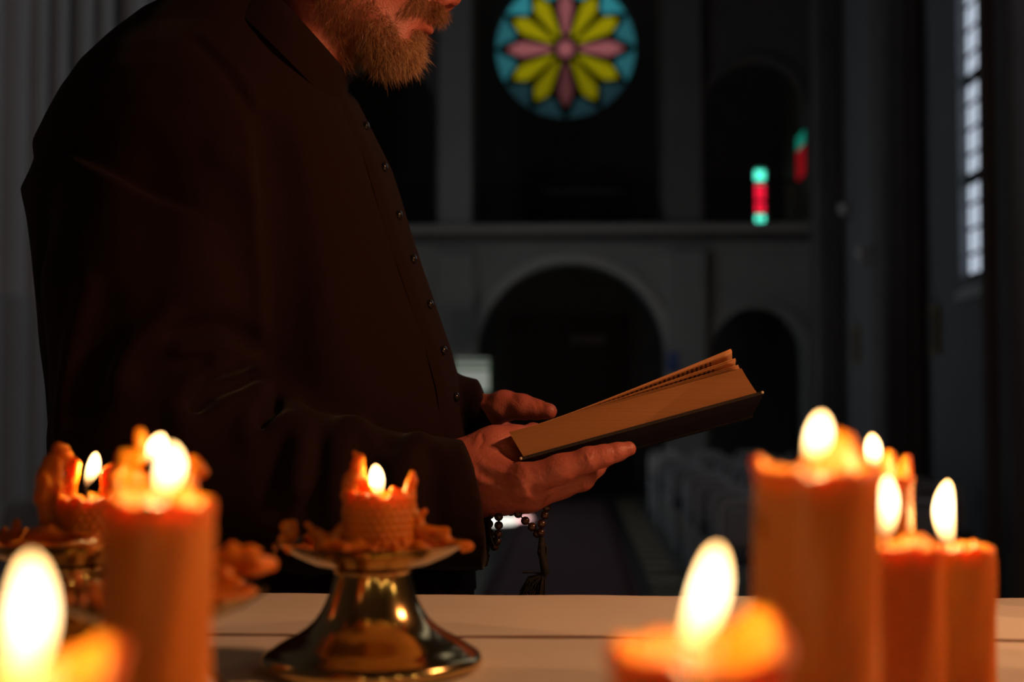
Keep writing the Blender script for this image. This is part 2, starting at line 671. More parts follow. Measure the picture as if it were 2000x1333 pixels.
# patterned tiles beside the runner
TILE = 0.30
mA = mat('tile_ochre', (0.74, 0.64, 0.40), 0.5, noise=0.25, nscale=6)
mB = mat('tile_dark', (0.040, 0.045, 0.050), 0.4, noise=0.25, nscale=6)
mC = mat('tile_grey', (0.36, 0.36, 0.33), 0.5, noise=0.25, nscale=6)
tm = {}
for nm, mm in (('a', mA), ('b', mB), ('c', mC)):
    tm[nm] = MB().box((0, 0, 0), (TILE - 0.008, TILE - 0.008, 0.012)).mesh('tile', False)
    tm[nm].materials.append(mm)
nt_ = 0
for j in range(40):
    for i in range(7):
        x = 0.66 + TILE * (i + 0.5)
        y = 11.6 + TILE * (j + 0.5)
        key = 'b' if (i + j) % 2 else ('a' if (i % 2 == 0) else 'c')
        obj('tile', tm[key], None, fl, (x, y, NAVE_Z - 0.006 + 0.0012 * ((i * 7 + j * 3) % 3)))
        nt_ += 1

# red runner carpet
v, f = [], []
for j in range(80):
    y = 5.4 + j * (23.2 - 5.4) / 79
    for i in range(9):
        x = -0.79 + i * 1.32 / 8
        v.append((x, y, NAVE_Z + 0.006 + 0.006 + 0.002 * math.sin(y * 3.1 + i)))
for j in range(79):
    for i in range(8):
        a = j * 9 + i
        f.append((a, a + 1, a + 10, a + 9))
run = obj('runner_carpet', mesh_np('runner_carpet', v, f), mat('runner_wool', (0.20, 0.105, 0.105), 0.95, noise=0.25, nscale=12, bump=0.5, bscale=120))
mod = run.modifiers.new('thick', 'SOLIDIFY'); mod.thickness = 0.006; mod.offset = -1
tag(run, 'long dull red carpet runner along the nave aisle', 'carpet')
for sx in (-0.725, 0.465):
    MB().box((sx, 14.3, NAVE_Z + 0.0155), (0.07, 17.7, 0.003)).build('border_stripe', mat('runner_border', (0.11, 0.035, 0.04), 0.95), run, smooth=False)

# ceiling
cl = MB().box((-0.7, 12.2, CEIL + 0.1), (10.6, 33.8, 0.2)).build('ceiling', M_VAULT, smooth=False)
tag(cl, 'dark vaulted ceiling over the nave', kind='structure')


# --- long side walls with windows
def side_wall(name, X, out, wins, label):
    """wall along the nave; wins = [(y0, y1, z0, z1)] openings; out = +1/-1 outward X"""
    outer = [(-4.6, -0.5), (28.2, -0.5), (28.2, CEIL), (-4.6, CEIL)]
    holes = []
    for y0, y1, z0, z1 in wins:
        holes.append(arch_loop((y0 + y1) / 2, (y1 - y0) / 2, z0, z1, 12))
    v, f = poly_wall(outer, holes, lambda u, w: (X, u, w), (out * 0.45, 0, 0))
    o = obj(name, mesh_np(name, v, f, False), M_PLASTER if out < 0 else mat('shaded_grey_plaster', (0.23, 0.24, 0.25), 0.9, noise=0.14, nscale=1.6))  # right wall: plaster copy darkened, its shade put into the colour
    tag(o, label, kind='structure')
    return o


WZ0, WZ1 = 2.42, 7.6
right_wins = [(7.0, 9.0, WZ0, WZ1), (12.9, 14.95, WZ0, WZ1)]
left_wins = [(16.3, 18.0, WZ0 + 1.0, WZ1)]
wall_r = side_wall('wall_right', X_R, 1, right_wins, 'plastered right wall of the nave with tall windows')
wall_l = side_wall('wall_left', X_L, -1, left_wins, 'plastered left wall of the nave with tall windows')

WN = [0]


def lattice_window(X, out, y0, y1, z0, z1, cols, rows, label, fine):
    """tall leaded window: frame, panes, lead bars"""
    WN[0] += 1
    w = empty('window_%d' % WN[0], (X + out * 0.10, (y0 + y1) / 2, z0))
    tag(w, label, kind='structure')
    W, H = y1 - y0, z1 - z0
    pw, ph = W / cols, H / rows
    pm = MB().box((0, 0, 0), (0.012, pw - 0.02, ph - 0.02)).mesh('pane', False)
    pm.materials.append(M_GLASS_DAY)
    for i in range(cols):
        for j in range(rows):
            obj('pane', pm, None, w, (0, -W / 2 + (i + 0.5) * pw, (j + 0.5) * ph))
    # round head pane
    hv, hf = [(0, 0, H)], []
    for i in range(15):
        a = math.pi * i / 14
        hv.append((0, W / 2 * math.cos(a), H + W / 2 * math.sin(a)))
    for i in range(14):
        hf.append((0, i + 1, i + 2))
    obj('head_pane', mesh_np('head_pane', hv, hf, False), M_GLASS_DAY, w)
    b = MB()
    for i in range(cols + 1):
        b.box((-out * 0.004, -W / 2 + i * pw, H / 2), (0.02, 0.03, H))
    b.build('lead_upright', M_LEAD, w, smooth=False)
    for j in range(rows + 1):
        t = 0.12 if j % 4 == 0 else 0.035
        MB().box((-out * 0.006, 0, j * ph), (0.024, W, t)).build('glazing_bar', M_LEAD, w, smooth=False)
    # sloping sill
    sv = [(-out * 0.16, -W / 2, -0.14), (-out * 0.16, W / 2, -0.14), (0, W / 2, -0.01), (0, -W / 2, -0.01),
          (-out * 0.16, -W / 2, -0.22), (-out * 0.16, W / 2, -0.22), (0, W / 2, -0.22), (0, -W / 2, -0.22)]
    obj('sill', mesh_np('sill', sv, [(0, 1, 2, 3), (4, 7, 6, 5), (0, 4, 5, 1), (2, 6, 7, 3), (1, 5, 6, 2), (0, 3, 7, 4)], False), M_PLASTER_W, w)
    return w


for k, (a, b, c, d) in enumerate(right_wins):
    lattice_window(X_R, 1, a, b, c, d, 8 if k == 1 else 4, 20 if k == 1 else 10, 'tall leaded window in the right wall, bay %s from the chancel' % ('one', 'two', 'three')[k], k == 1)
for k, (a, b, c, d) in enumerate(left_wins):
    lattice_window(X_L, -1, a, b, c, d, 5, 10, 'tall leaded window in the left wall behind the clustered pier', False)


# glowing side doorway added out of sight behind the priest to light the chairs
sd = empty('door_3', (X_L + 0.03, 19.6, NAVE_Z))
tag(sd, 'added side doorway in the left wall, glowing to light the chairs', kind='structure')
MB().box((0, 0, 1.2), (0.02, 1.5, 2.4)).build('added_glow_panel', emitter('added_door_glow', (0.85, 0.92, 1.0), 2.0), sd, smooth=False)
for yy, zz, dy, dz in ((-0.82, 1.22, 0.14, 2.44), (0.82, 1.22, 0.14, 2.44), (0, 2.47, 1.78, 0.14)):
    MB().box((0.03, yy, zz), (0.1, dy, dz), bev=0.01).build('door_frame', M_OAK, sd, smooth=False)
MB().box((0.55, 0.80, 1.2), (1.05, 0.05, 2.38), bev=0.01).build('open_leaf', M_OAK, sd, smooth=False)

# --- wall piers
def pier(name, x0, x1, y0, y1, z0, z1, shafts, m, label):
    w = empty(name, ((x0 + x1) / 2, (y0 + y1) / 2, z0))
    tag(w, label, 'pier', kind='structure')
    MB().box((0, 0, (z1 - z0) / 2), (x1 - x0, y1 - y0, z1 - z0), bev=0.03).build('core', M_STONE, w, smooth=False)
    for (sx, sy, r) in shafts:
        MB().lathe([(r * 1.25, 0.0), (r * 1.25, 0.5), (r, 0.62), (r, z1 - z0)], (sx - (x0 + x1) / 2, sy - (y0 + y1) / 2, 0), 16).build('shaft', m, w)
    return w


pier('trim_1', 3.22, X_R, 10.4, 11.2, NAVE_Z, CEIL, [(3.22, 10.42, 0.09), (3.45, 10.38, 0.07), (3.7, 10.4, 0.09), (3.22, 11.1, 0.09)], M_STONE, 'dark stone wall pier at the right edge of the view')
pier('trim_2', 3.55, X_R, 16.4, 17.2, NAVE_Z, CEIL, [(3.56, 16.42, 0.07), (3.72, 16.40, 0.06), (3.88, 16.4, 0.07)], M_STONE, 'dark ribbed wall pier between the right windows')
pier('trim_3', 3.62, X_R, 21.2, 22.0, NAVE_Z, CEIL, [(3.66, 21.2, 0.06), (3.78, 21.18, 0.05), (3.9, 21.2, 0.06)], M_STONE, 'dark ribbed wall pier next to the gallery')
# the clustered pier behind the priest's back
lx = lambda px, y: Xb(px, y, 300)
sh = []
for px, y, r in ((-30, 11.7, 0.13), (22, 11.9, 0.14), (72, 12.0, 0.085), (112, 12.25, 0.085), (158, 12.5, 0.095), (200, 12.8, 0.085), (255, 13.3, 0.14), (300, 13.9, 0.11)):
    sh.append((lx(px, y), y, r))
pier('trim_4', X_L, -4.62, 12.6, 14.3, NAVE_Z, CEIL, sh, mat('pier_plaster', (0.78, 0.78, 0.74), 0.9, noise=0.1, nscale=2), 'clustered grey pier with slim shafts behind the priest')
MB_ = MB()
ded = MB()
# pale dado course wrapping the foot of the clustered pier
for (sx, sy, r) in sh:
    ded.lathe([(r * 1.32, 0), (r * 1.32, 2.45), (r * 1.2, 2.5), (r * 1.02, 2.52)], (sx, sy, NAVE_Z + 0.001), 18)
o = ded.build('trim_5', M_PLASTER_W)
tag(o, 'pale painted lower course of the clustered pier', kind='structure')

# --- gallery front wall
def bx(px): return Xb(px, Y_BACK, 500)
def bz(py): return Zb(py, Y_BACK)


to_front = lambda u, w: (u, Y_BACK, w)
main_arch = arch_loop(bx(1115), bx(1300) - bx(1115), NAVE_Z - 0.02, bz(697), 28)
side_arch_r = arch_loop(bx(1480), bx(1572) - bx(1480), NAVE_Z - 0.02, bz(692), 20)
side_arch_l = arch_loop(bx(750), bx(842) - bx(750), NAVE_Z - 0.02, bz(692), 20)
v, f = poly_wall([(X_L, NAVE_Z - 0.05), (X_R, NAVE_Z - 0.05), (X_R, bz(470)), (X_L, bz(470))], [main_arch, side_arch_r, side_arch_l], to_front, (0, 0.7, 0))
wb = obj('wall_back', mesh_np('wall_back', v, f, False), M_PLASTER)
tag(wb, 'grey arcade wall carrying the gallery at the nave end', kind='structure')
up_c = arch_loop(bx(1108), bx(1290) - bx(1108), bz(441), bz(-120), 20)
up_r = arch_loop(bx(1484), bx(1586) - bx(1484), bz(441), bz(215), 20)
up_l = arch_loop(bx(745), bx(850) - bx(745), bz(441), bz(215), 20)
v, f = poly_wall([(X_L, bz(440)), (X_R, bz(440)), (X_R, CEIL), (X_L, CEIL)], [[(x, max(z, bz(439.0))) for x, z in q] for q in (up_c, up_r, up_l)], to_front, (0, 0.5, 0))
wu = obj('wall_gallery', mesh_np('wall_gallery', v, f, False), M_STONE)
tag(wu, 'dark upper gallery wall with three openings', kind='structure')
# gallery slab and cornice mouldings
gs = MB().box(((X_L + X_R) / 2, (Y_BACK + Y_REAR) / 2, (bz(445) + bz(470)) / 2), (X_R - X_L, Y_REAR - Y_BACK, bz(445) - bz(470)))
o = gs.build('floor_gallery', M_STONE, smooth=False)
tag(o, 'gallery floor slab above the arcade', kind='structure')
for k, (pa, pb, dep, mm) in enumerate(((440, 456, 0.30, M_TRIM), (456, 474, 0.18, M_STONE), (474, 492, 0.09, M_PLASTER))):
    c = MB().box(((X_L + X_R) / 2, Y_BACK - dep / 2 + 0.01, (bz(pa) + bz(pb)) / 2), (X_R - X_L, dep, bz(pa) - bz(pb)), bev=0.03).build('trim_%d' % (6 + k), mm, smooth=False)
    tag(c, ('pale top ledge of the gallery cornice', 'dark middle moulding of the gallery cornice', 'grey lower moulding of the gallery cornice')[k], kind='structure')
# pilasters above and below the cornice
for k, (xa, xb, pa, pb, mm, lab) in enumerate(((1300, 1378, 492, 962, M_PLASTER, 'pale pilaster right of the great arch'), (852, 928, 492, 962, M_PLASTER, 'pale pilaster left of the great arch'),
                                          (1300, 1372, -330, 440, mat('shaded_pilaster', (0.24, 0.235, 0.23), 0.9, noise=0.15, nscale=3), 'upper pilaster right of the rose window'), (858, 922, -330, 440, M_PLASTER, 'upper pilaster left of the rose window'))):  # upper right pilaster: darker colour carries the shade of that side
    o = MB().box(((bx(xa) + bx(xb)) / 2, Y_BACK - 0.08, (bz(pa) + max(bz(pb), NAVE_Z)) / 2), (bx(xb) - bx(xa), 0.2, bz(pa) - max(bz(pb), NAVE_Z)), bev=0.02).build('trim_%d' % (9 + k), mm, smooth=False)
    tag(o, lab, kind='structure')


def arch_band(name, cx, r0, r1, zs, y, dep, m, label, n=32):
    v, f = [], []
    for i in range(n + 1):
        a = math.pi * i / n
        for r in (r0, r1):
            for yy in (y, y + dep):
                v.append((cx + r * math.cos(a), yy, zs + r * math.sin(a)))
    for i in range(n):
        a, b = 4 * i, 4 * i + 4
        f += [(a, b, b + 2, a + 2), (a + 1, a + 3, b + 3, b + 1), (a, a + 1, b + 1, b), (a + 2, b + 2, b + 3, a + 3)]
    f += [(0, 2, 3, 1), (4 * n, 4 * n + 1, 4 * n + 3, 4 * n + 2)]
    o = obj(name, mesh_np(name, v, f, False), m)
    tag(o, label, kind='structure')
    return o


hw = bx(1300) - bx(1115)
arch_band('trim_13', bx(1115), hw, hw + 0.16, bz(697), Y_BACK - 0.06, 0.1, M_PLASTER_W, 'pale moulded band around the great arch')
arch_band('trim_14', bx(1480), bx(1572) - bx(1480), bx(1572) - bx(1480) + 0.13, bz(692), Y_BACK - 0.06, 0.1, M_PLASTER, 'grey moulded band around the small right arch')
arch_band('trim_15', bx(1475), bx(1568) - bx(1475), bx(1568) - bx(1475) + 0.13, bz(215), Y_BACK - 0.06, 0.1, M_STONE, 'dark moulded band around the upper right opening')

# --- rear wall behind the arcade: rose window, lancets, doors
def rx(px): return Xb(px, Y_REAR, 300)
def rz(py): return Zb(py, Y_REAR)


rose_c = (rx(1105), rz(92))
RR = rx(1247) - rx(1105)
rose_hole = [(rose_c[0] + RR * math.cos(2 * math.pi * i / 48), rose_c[1] + RR * math.sin(2 * math.pi * i / 48)) for i in range(48)]
lan = [(1485, 11.0, 331, 447), (1561, 9.0, 262, 352)]
lan_holes = [[(rx(c - hw_), rz(pb)), (rx(c + hw_), rz(pb)), (rx(c + hw_), rz(pa)), (rx(c - hw_), rz(pa))] for c, hw_, pa, pb in lan]
rw = MB()
zm, xm = bz(470), rx(1400)
for outer_, holes_ in (([(X_L - .3, NAVE_Z - 0.05), (X_R + .3, NAVE_Z - 0.05), (X_R + .3, zm), (X_L - .3, zm)], []),
                       ([(X_L - .3, zm), (xm, zm), (xm, CEIL), (X_L - .3, CEIL)], [rose_hole]),
                       ([(xm, zm), (rx(1525), zm), (rx(1525), CEIL), (xm, CEIL)], [lan_holes[0]]),
                       ([(rx(1525), zm), (X_R + .3, zm), (X_R + .3, CEIL), (rx(1525), CEIL)], [])):
    rw.add(*poly_wall(outer_, holes_, lambda u, w: (u, Y_REAR, w), (0, 0.5, 0)))
v, f = rw.v, rw.f
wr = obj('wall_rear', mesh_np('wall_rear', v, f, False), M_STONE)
tag(wr, 'dark end wall behind the gallery holding the rose window', kind='structure')

rose = empty('window_20', (rose_c[0], Y_REAR + 0.12, rose_c[1]))
tag(rose, 'round stained glass rose window with yellow and pink petals', kind='structure')
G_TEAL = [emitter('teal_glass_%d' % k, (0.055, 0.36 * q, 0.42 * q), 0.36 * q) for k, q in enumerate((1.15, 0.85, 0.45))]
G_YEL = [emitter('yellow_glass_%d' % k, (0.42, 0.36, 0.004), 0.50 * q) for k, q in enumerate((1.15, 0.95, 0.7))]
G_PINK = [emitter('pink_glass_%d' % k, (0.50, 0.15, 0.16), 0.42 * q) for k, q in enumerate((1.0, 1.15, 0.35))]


def pane2d(name, loop, m, parent, dep=0.02, y=0.0):
    c = (sum(p[0] for p in loop) / len(loop), sum(p[1] for p in loop) / len(loop))
    n = len(loop)
    v = [(p[0], y, p[1]) for p in loop] + [(p[0], y + dep, p[1]) for p in loop] + [(c[0], y, c[1]), (c[0], y + dep, c[1])]
    f = []
    for i in range(n):
        j = (i + 1) % n
        f += [(i, j, 2 * n), (n + j, n + i, 2 * n + 1), (i, n + i, n + j, j)]
    return obj(name, mesh_np(name, v, f, False), m, parent)


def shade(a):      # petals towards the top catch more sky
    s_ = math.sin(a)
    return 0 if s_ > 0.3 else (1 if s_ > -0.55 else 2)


for k in range(12):
    a = math.pi / 2 + k * math.pi / 6
    ca, sa = math.cos(a), math.sin(a)
    pink = k % 3 == 0
    prof = [(0.20, 0.030), (0.36, 0.062), (0.52, 0.093), (0.60, 0.105), (0.66, 0.088), (0.72, 0.050), (0.80, 0.018)] if pink else \
           [(0.20, 0.026), (0.36, 0.058), (0.52, 0.090), (0.62, 0.108), (0.70, 0.100), (0.76, 0.058), (0.82, 0.012)]
    loop = [(r * RR, w * RR) for r, w in prof] + [(r * RR, -w * RR) for r, w in reversed(prof)]
    loop = [(u * ca - w * sa, u * sa + w * ca) for u, w in loop]
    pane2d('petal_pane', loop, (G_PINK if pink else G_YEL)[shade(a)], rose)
    # teal spandrel piece between two petals, at the rim
    a2 = a + math.pi / 12
    ca, sa = math.cos(a2), math.sin(a2)
    sp_ = []
    for t in np.linspace(-0.235, 0.235, 9):
        sp_.append((0.965 * RR * math.cos(t), 0.965 * RR * math.sin(t)))
    inner = [(0.86, 0.15), (0.83, 0.105), (0.76, 0.085), (0.72, 0.04), (0.735, 0.0), (0.72, -0.04), (0.76, -0.085), (0.83, -0.105), (0.86, -0.15)]
    sp_ += [(r * RR, w * RR) for r, w in inner]
    sp_ = [(u * ca - w * sa, u * sa + w * ca) for u, w in sp_]
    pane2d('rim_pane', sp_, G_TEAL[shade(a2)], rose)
pane2d('centre_pane', [(0.115 * RR * math.cos(2 * math.pi * i / 20), 0.115 * RR * math.sin(2 * math.pi * i / 20)) for i in range(20)], G_PINK[1], rose)
tr = MB()
tr.lathe([(0.13 * RR, -0.04), (0.17 * RR, -0.05), (0.19 * RR, 0.0)], n=24, cap=False)
hub = obj('tracery_hub', mesh_np('tracery_hub', [(x, z, y) for x, y, z in tr.v], tr.f), M_LEAD, rose)
bk = MB().lathe([(RR * 1.02, 0), (RR * 1.02, 0.04)], n=48)
obj('tracery_plate', mesh_np('tracery_plate', [(x, z + 0.03, y) for x, y, z in bk.v], bk.f, False), M_LEAD, rose)

G_GREEN = emitter('green_glass', (0.10, 0.95, 0.66), 1.9)
G_RED = emitter('red_glass', (0.95, 0.012, 0.045), 1.4)
G_GREEN2 = emitter('dim_green_glass', (0.02, 0.50, 0.34), 0.34)
G_RED2 = emitter('dim_red_glass', (0.55, 0.012, 0.02), 0.34)
for k, (c, hw_, segs) in enumerate(((1485, 10.5, ((333, 358, G_GREEN), (361, 390, G_RED), (396, 414, G_RED), (420, 445, G_GREEN))),
                                    (1561, 8.5, ((265, 290, G_GREEN2), (293, 350, G_RED2))))):
    w = empty('window_%d' % (21 + k), (rx(c), Y_REAR + 0.2, rz(segs[-1][1])))
    tag(w, ('bright lancet of green and red stained glass behind the gallery rail', 'dim lancet of green and red glass at the gallery edge')[k], kind='structure')
    z0 = rz(segs[-1][1])
    if k == 1:                                  # this one sits in the gallery's side wall
        w.location = (X_R - 0.02, 25.15, Zb(segs[-1][1], 25.1))
        for pa, pb, mm in segs:
            MB().box((0, 0, (Zb(pa, 25.1) + Zb(pb, 25.1)) / 2 - w.location[2]), (0.02, 0.85, Zb(pa, 25.1) - Zb(pb, 25.1)), bev=0.006).build('pane', mm, w, smooth=False)
        MB().box((0.012, 0, 0.4), (0.014, 0.95, 0.86)).build('lead_back', M_LEAD, w, smooth=False)
        continue
    for pa, pb, mm in segs:
        MB().box((0, 0, (rz(pa) + rz(pb)) / 2 - z0), (rx(c + hw_) - rx(c - hw_), 0.02, rz(pa) - rz(pb)), bev=0.008).build('pane', mm, w, smooth=False)
    MB().box((0, 0.05, (rz(segs[0][0]) - z0) / 2), (rx(c + hw_) - rx(c - hw_) + 0.06, 0.02, rz(segs[0][0]) - z0 + 0.1)).build('lead_back', M_LEAD, w, smooth=False)

# double door under the great arch
for k, (xa, xb) in enumerate(((1014, 1110), (1114, 1208))):
    w_, h_ = rx(xb) - rx(xa), rz(640) - NAVE_Z
    d = empty('door_%d' % (k + 1), ((rx(xa) + rx(xb)) / 2, Y_REAR - 0.04, NAVE_Z))
    tag(d, ('dark oak left leaf of the entrance door', 'dark oak right leaf of the entrance door with a pale sign')[k], kind='structure')
    MB().box((0, 0, h_ / 2), (w_ - 0.02, 0.06, h_), bev=0.006).build('leaf', M_OAK, d, smooth=False)
    for r_, (za, zb) in enumerate(((0.06, 0.30), (0.36, 0.62), (0.68, 0.95))):
        for sx in (-1, 1):
            MB().box((sx * w_ * 0.225, -0.035, h_ * (za + zb) / 2), (w_ * 0.36, 0.03, h_ * (zb - za)), bev=0.012).build('panel', M_OAK, d, smooth=False)
    MB().box(((w_ * 0.42) * (1 if k == 0 else -1), -0.06, 1.1), (0.03, 0.05, 0.22), bev=0.008).build('handle', M_IRON, d, smooth=False)
fr = MB()
fr.box((rx(1005), Y_REAR - 0.08, (rz(630) + NAVE_Z) / 2), (0.14, 0.16, rz(630) - NAVE_Z))
fr.box((rx(1217), Y_REAR - 0.08, (rz(630) + NAVE_Z) / 2), (0.14, 0.16, rz(630) - NAVE_Z))
fr.box(((rx(1005) + rx(1217)) / 2, Y_REAR - 0.08, rz(628)), (rx(1217) - rx(1005) + 0.14, 0.16, 0.2))
tag(fr.build('trim_16', M_OAK, smooth=False), 'dark oak frame around the entrance doors', kind='structure')
# pale sign on the right door leaf, print too small to read
sg = MB().box((rx(1147), Y_REAR - 0.125, rz(664)), (rx(1182) - rx(1112), 0.02, rz(656) - rz(672)), bev=0.004).build('door_sign', mat('sign_card', (0.33, 0.27, 0.25), 0.7, noise=0.3, nscale=10), smooth=False)
tag(sg, 'narrow pale sign above the panels of the entrance door', 'sign')

# front (apse) wall behind the photographer
wf = MB().box(((X_L + X_R) / 2, -4.6, 5.0), (X_R - X_L + 0.6, 0.4, 11.0)).build('wall_front', M_PLASTER, smooth=False)
tag(wf, 'plain chancel end wall behind the viewer', kind='structure')

# gallery railings
def railing(xa, xb, n, label):
    w = empty('railing', ((bx(xa) + bx(xb)) / 2, Y_BACK + 0.32, bz(441)))
    tag(w, label, 'railing', 'iron railings along the gallery')
    L, H = bx(xb) - bx(xa), bz(352) - bz(441)
    for z in (0.06, H):
        MB().box((0, 0, z), (L, 0.05, 0.05), bev=0.01).build('rail', M_IRON, w, smooth=False)
    bm = MB().tube([(0, 0, 0), (0, 0, H)], 0.012, 6).mesh('bar')
    bm.materials.append(M_IRON)
    for i in range(n):
        obj('bar', bm, None, w, (-L / 2 + (i + 0.5) * L / n, 0, 0))
    return w


railing(930, 1288, 34, 'dark iron gallery railing below the rose window')
railing(1384, 1566, 18, 'dark iron gallery railing before the green and red lancet')
railing(722, 848, 12, 'dark iron gallery railing beside the bearded face')
# organ bench and music table up in the gallery
gt = empty('gallery_table', (rx(1140), 26.0, bz(445)))
tag(gt, 'long table with a pale cloth up in the gallery under the rose window', 'table')
MB().box((0, 0, 0.86), (1.5, 0.6, 0.06), bev=0.01).build('table_top', mat('pale_cloth', (0.45, 0.43, 0.45), 0.9), gt, smooth=False)
for sx in (-0.65, 0.65):
    for sy in (-0.22, 0.22):
        MB().box((sx, sy, 0.415), (0.06, 0.06, 0.83)).build('leg', M_OAK, gt, smooth=False)
for k, (px, w_, h_, lab) in enumerate(((1060, 0.42, 1.45, 'tall dark chair standing left of the gallery table'), (1180, 0.40, 1.5, 'tall dark chair standing right of the gallery table'))):
    gc = empty('gallery_chair', (rx(px), 26.7, bz(445)))
    tag(gc, lab, 'chair', 'tall chairs in the gallery')
    MB().box((0, 0, 0.46), (w_, 0.42, 0.06), bev=0.01).build('seat', M_OAK, gc, smooth=False)
    MB().box((0, 0.2, 0.48 + (h_ - 0.48) / 2), (w_, 0.04, h_ - 0.48), bev=0.02).build('backrest', M_OAK, gc, smooth=False)
    for sx in (-1, 1):
        for sy in (-1, 1):
            MB().box((sx * (w_ / 2 - 0.03), sy * 0.17, 0.22), (0.04, 0.04, 0.44)).build('leg', M_OAK, gc, smooth=False)

# notice board on a stand, left of the great arch
nb = empty('notice_board', (Xb(922, 22.5, 740), 22.5, NAVE_Z))
tag(nb, 'white notice board, glow added, in a green frame on a stand below the gallery', 'notice board')
z0, z1 = Zb(768, 22.5) - NAVE_Z, Zb(700, 22.5) - NAVE_Z
MB().box((0, 0, (z0 + z1) / 2), (0.56, 0.02, z1 - z0), bev=0.004).build('sheet', mat('added_glow_sheet', (0.85, 0.85, 0.80), 0.8, emit=(0.9, 1.0, 0.85), estr=0.16), nb, smooth=False)  # emission added to brighten the sheet, no lamp behind it
for (cx, cz, dx, dz) in ((0, z1 - 0.05, 0.62, 0.05), (0, z1 - 0.16, 0.6, 0.05), (0, z0, 0.62, 0.05), (-0.29, (z0 + z1) / 2, 0.04, z1 - z0), (0.29, (z0 + z1) / 2, 0.04, z1 - z0)):
    MB().box((cx, -0.015, cz), (dx, 0.03, dz), bev=0.006).build('frame_bar', mat('green_paint', (0.10, 0.28, 0.06), 0.6), nb, smooth=False)
for sx in (-0.2, 0.2):
    MB().box((sx, 0.03, z0 / 2), (0.04, 0.04, z0)).build('leg', M_OAK, nb, smooth=False)
    MB().box((sx, 0.03, 0.02), (0.05, 0.4, 0.04)).build('foot', M_OAK, nb, smooth=False)
# small blue notice on the pilaster
bp_ = empty('blue_notice', (bx(1312), Y_BACK - 0.20, bz(726)))
tag(bp_, 'small blue notice on the pilaster right of the great arch', 'notice')
MB().box((0, 0.005, 0.16), (0.20, 0.02, 0.32), bev=0.004).build('backing', mat('blue_card', (0.06, 0.13, 0.42), 0.6), bp_, smooth=False)
MB().box((0, -0.008, 0.22), (0.12, 0.004, 0.1)).build('print_patch', mat('blue_card_light', (0.22, 0.32, 0.62), 0.6), bp_, smooth=False)

# framed reliefs on the right wall
for k, (px, pa, pb, y, lab) in enumerate(((1820, 600, 692, 15.9, 'gilt framed relief on the right wall below the tall window'), (1668, 640, 712, 20.3, 'dark framed relief on the far bay of the right wall'))):
    zc, hh = (Zb(pa, y) + Zb(pb, y)) / 2, Zb(pa, y) - Zb(pb, y)
    r_ = empty('framed_relief', (X_R - 0.002, y, zc - hh / 2))
    tag(r_, lab, 'relief', 'framed reliefs on the right wall')
    MB().box((-0.03, 0, hh / 2), (0.06, 0.34, hh), bev=0.012).build('frame', mat('old_gilt', (0.30, 0.25, 0.11), 0.5, noise=0.3, nscale=20), r_, smooth=False)
    MB().box((-0.065, 0, hh / 2), (0.02, 0.24, hh - 0.12), bev=0.008).build('picture', mat('relief_stone', (0.12, 0.11, 0.10), 0.7, noise=0.4, nscale=14, bump=0.8, bscale=30), r_, smooth=False)
    MB().tube([(-0.02, 0, hh), (-0.03, 0, hh + 0.12)], 0.008).build('hook', M_IRON, r_)
# wall sconces, dull pale glass
for k, (px, py, y, lab) in enumerate(((1682, 412, 20.6, 'small pale wall sconce high beside the far pier'), (1716, 500, 17.0, 'small pale wall sconce on the ribbed pier'))):
    p = P(px, py, y)
    x_ = X_R if k == 0 else 3.55
    s_ = empty('wall_sconce', (x_, p[1], p[2]))
    tag(s_, lab, 'sconce', 'wall sconces on the right')
    MB().lathe([(0.03, -0.06), (0.07, 0.0), (0.085, 0.08), (0.08, 0.09)], (-0.14, 0, 0), 16).build('shade', mat('opal_glass', (0.75, 0.75, 0.75), 0.3), s_)
    MB().tube([(0, 0, -0.08), (-0.08, 0, -0.1), (-0.14, 0, -0.05)], 0.012).build('arm', M_IRON, s_)

# --- chairs
M_TUBE = mat('grey_tube', (0.85, 0.88, 0.90), 0.35)
M_PAD = mat('dark_vinyl', (0.055, 0.055, 0.06), 0.5, bump=0.2, bscale=80)
M_PADG = mat('grey_vinyl', (0.42, 0.43, 0.44), 0.5, bump=0.2, bscale=80)


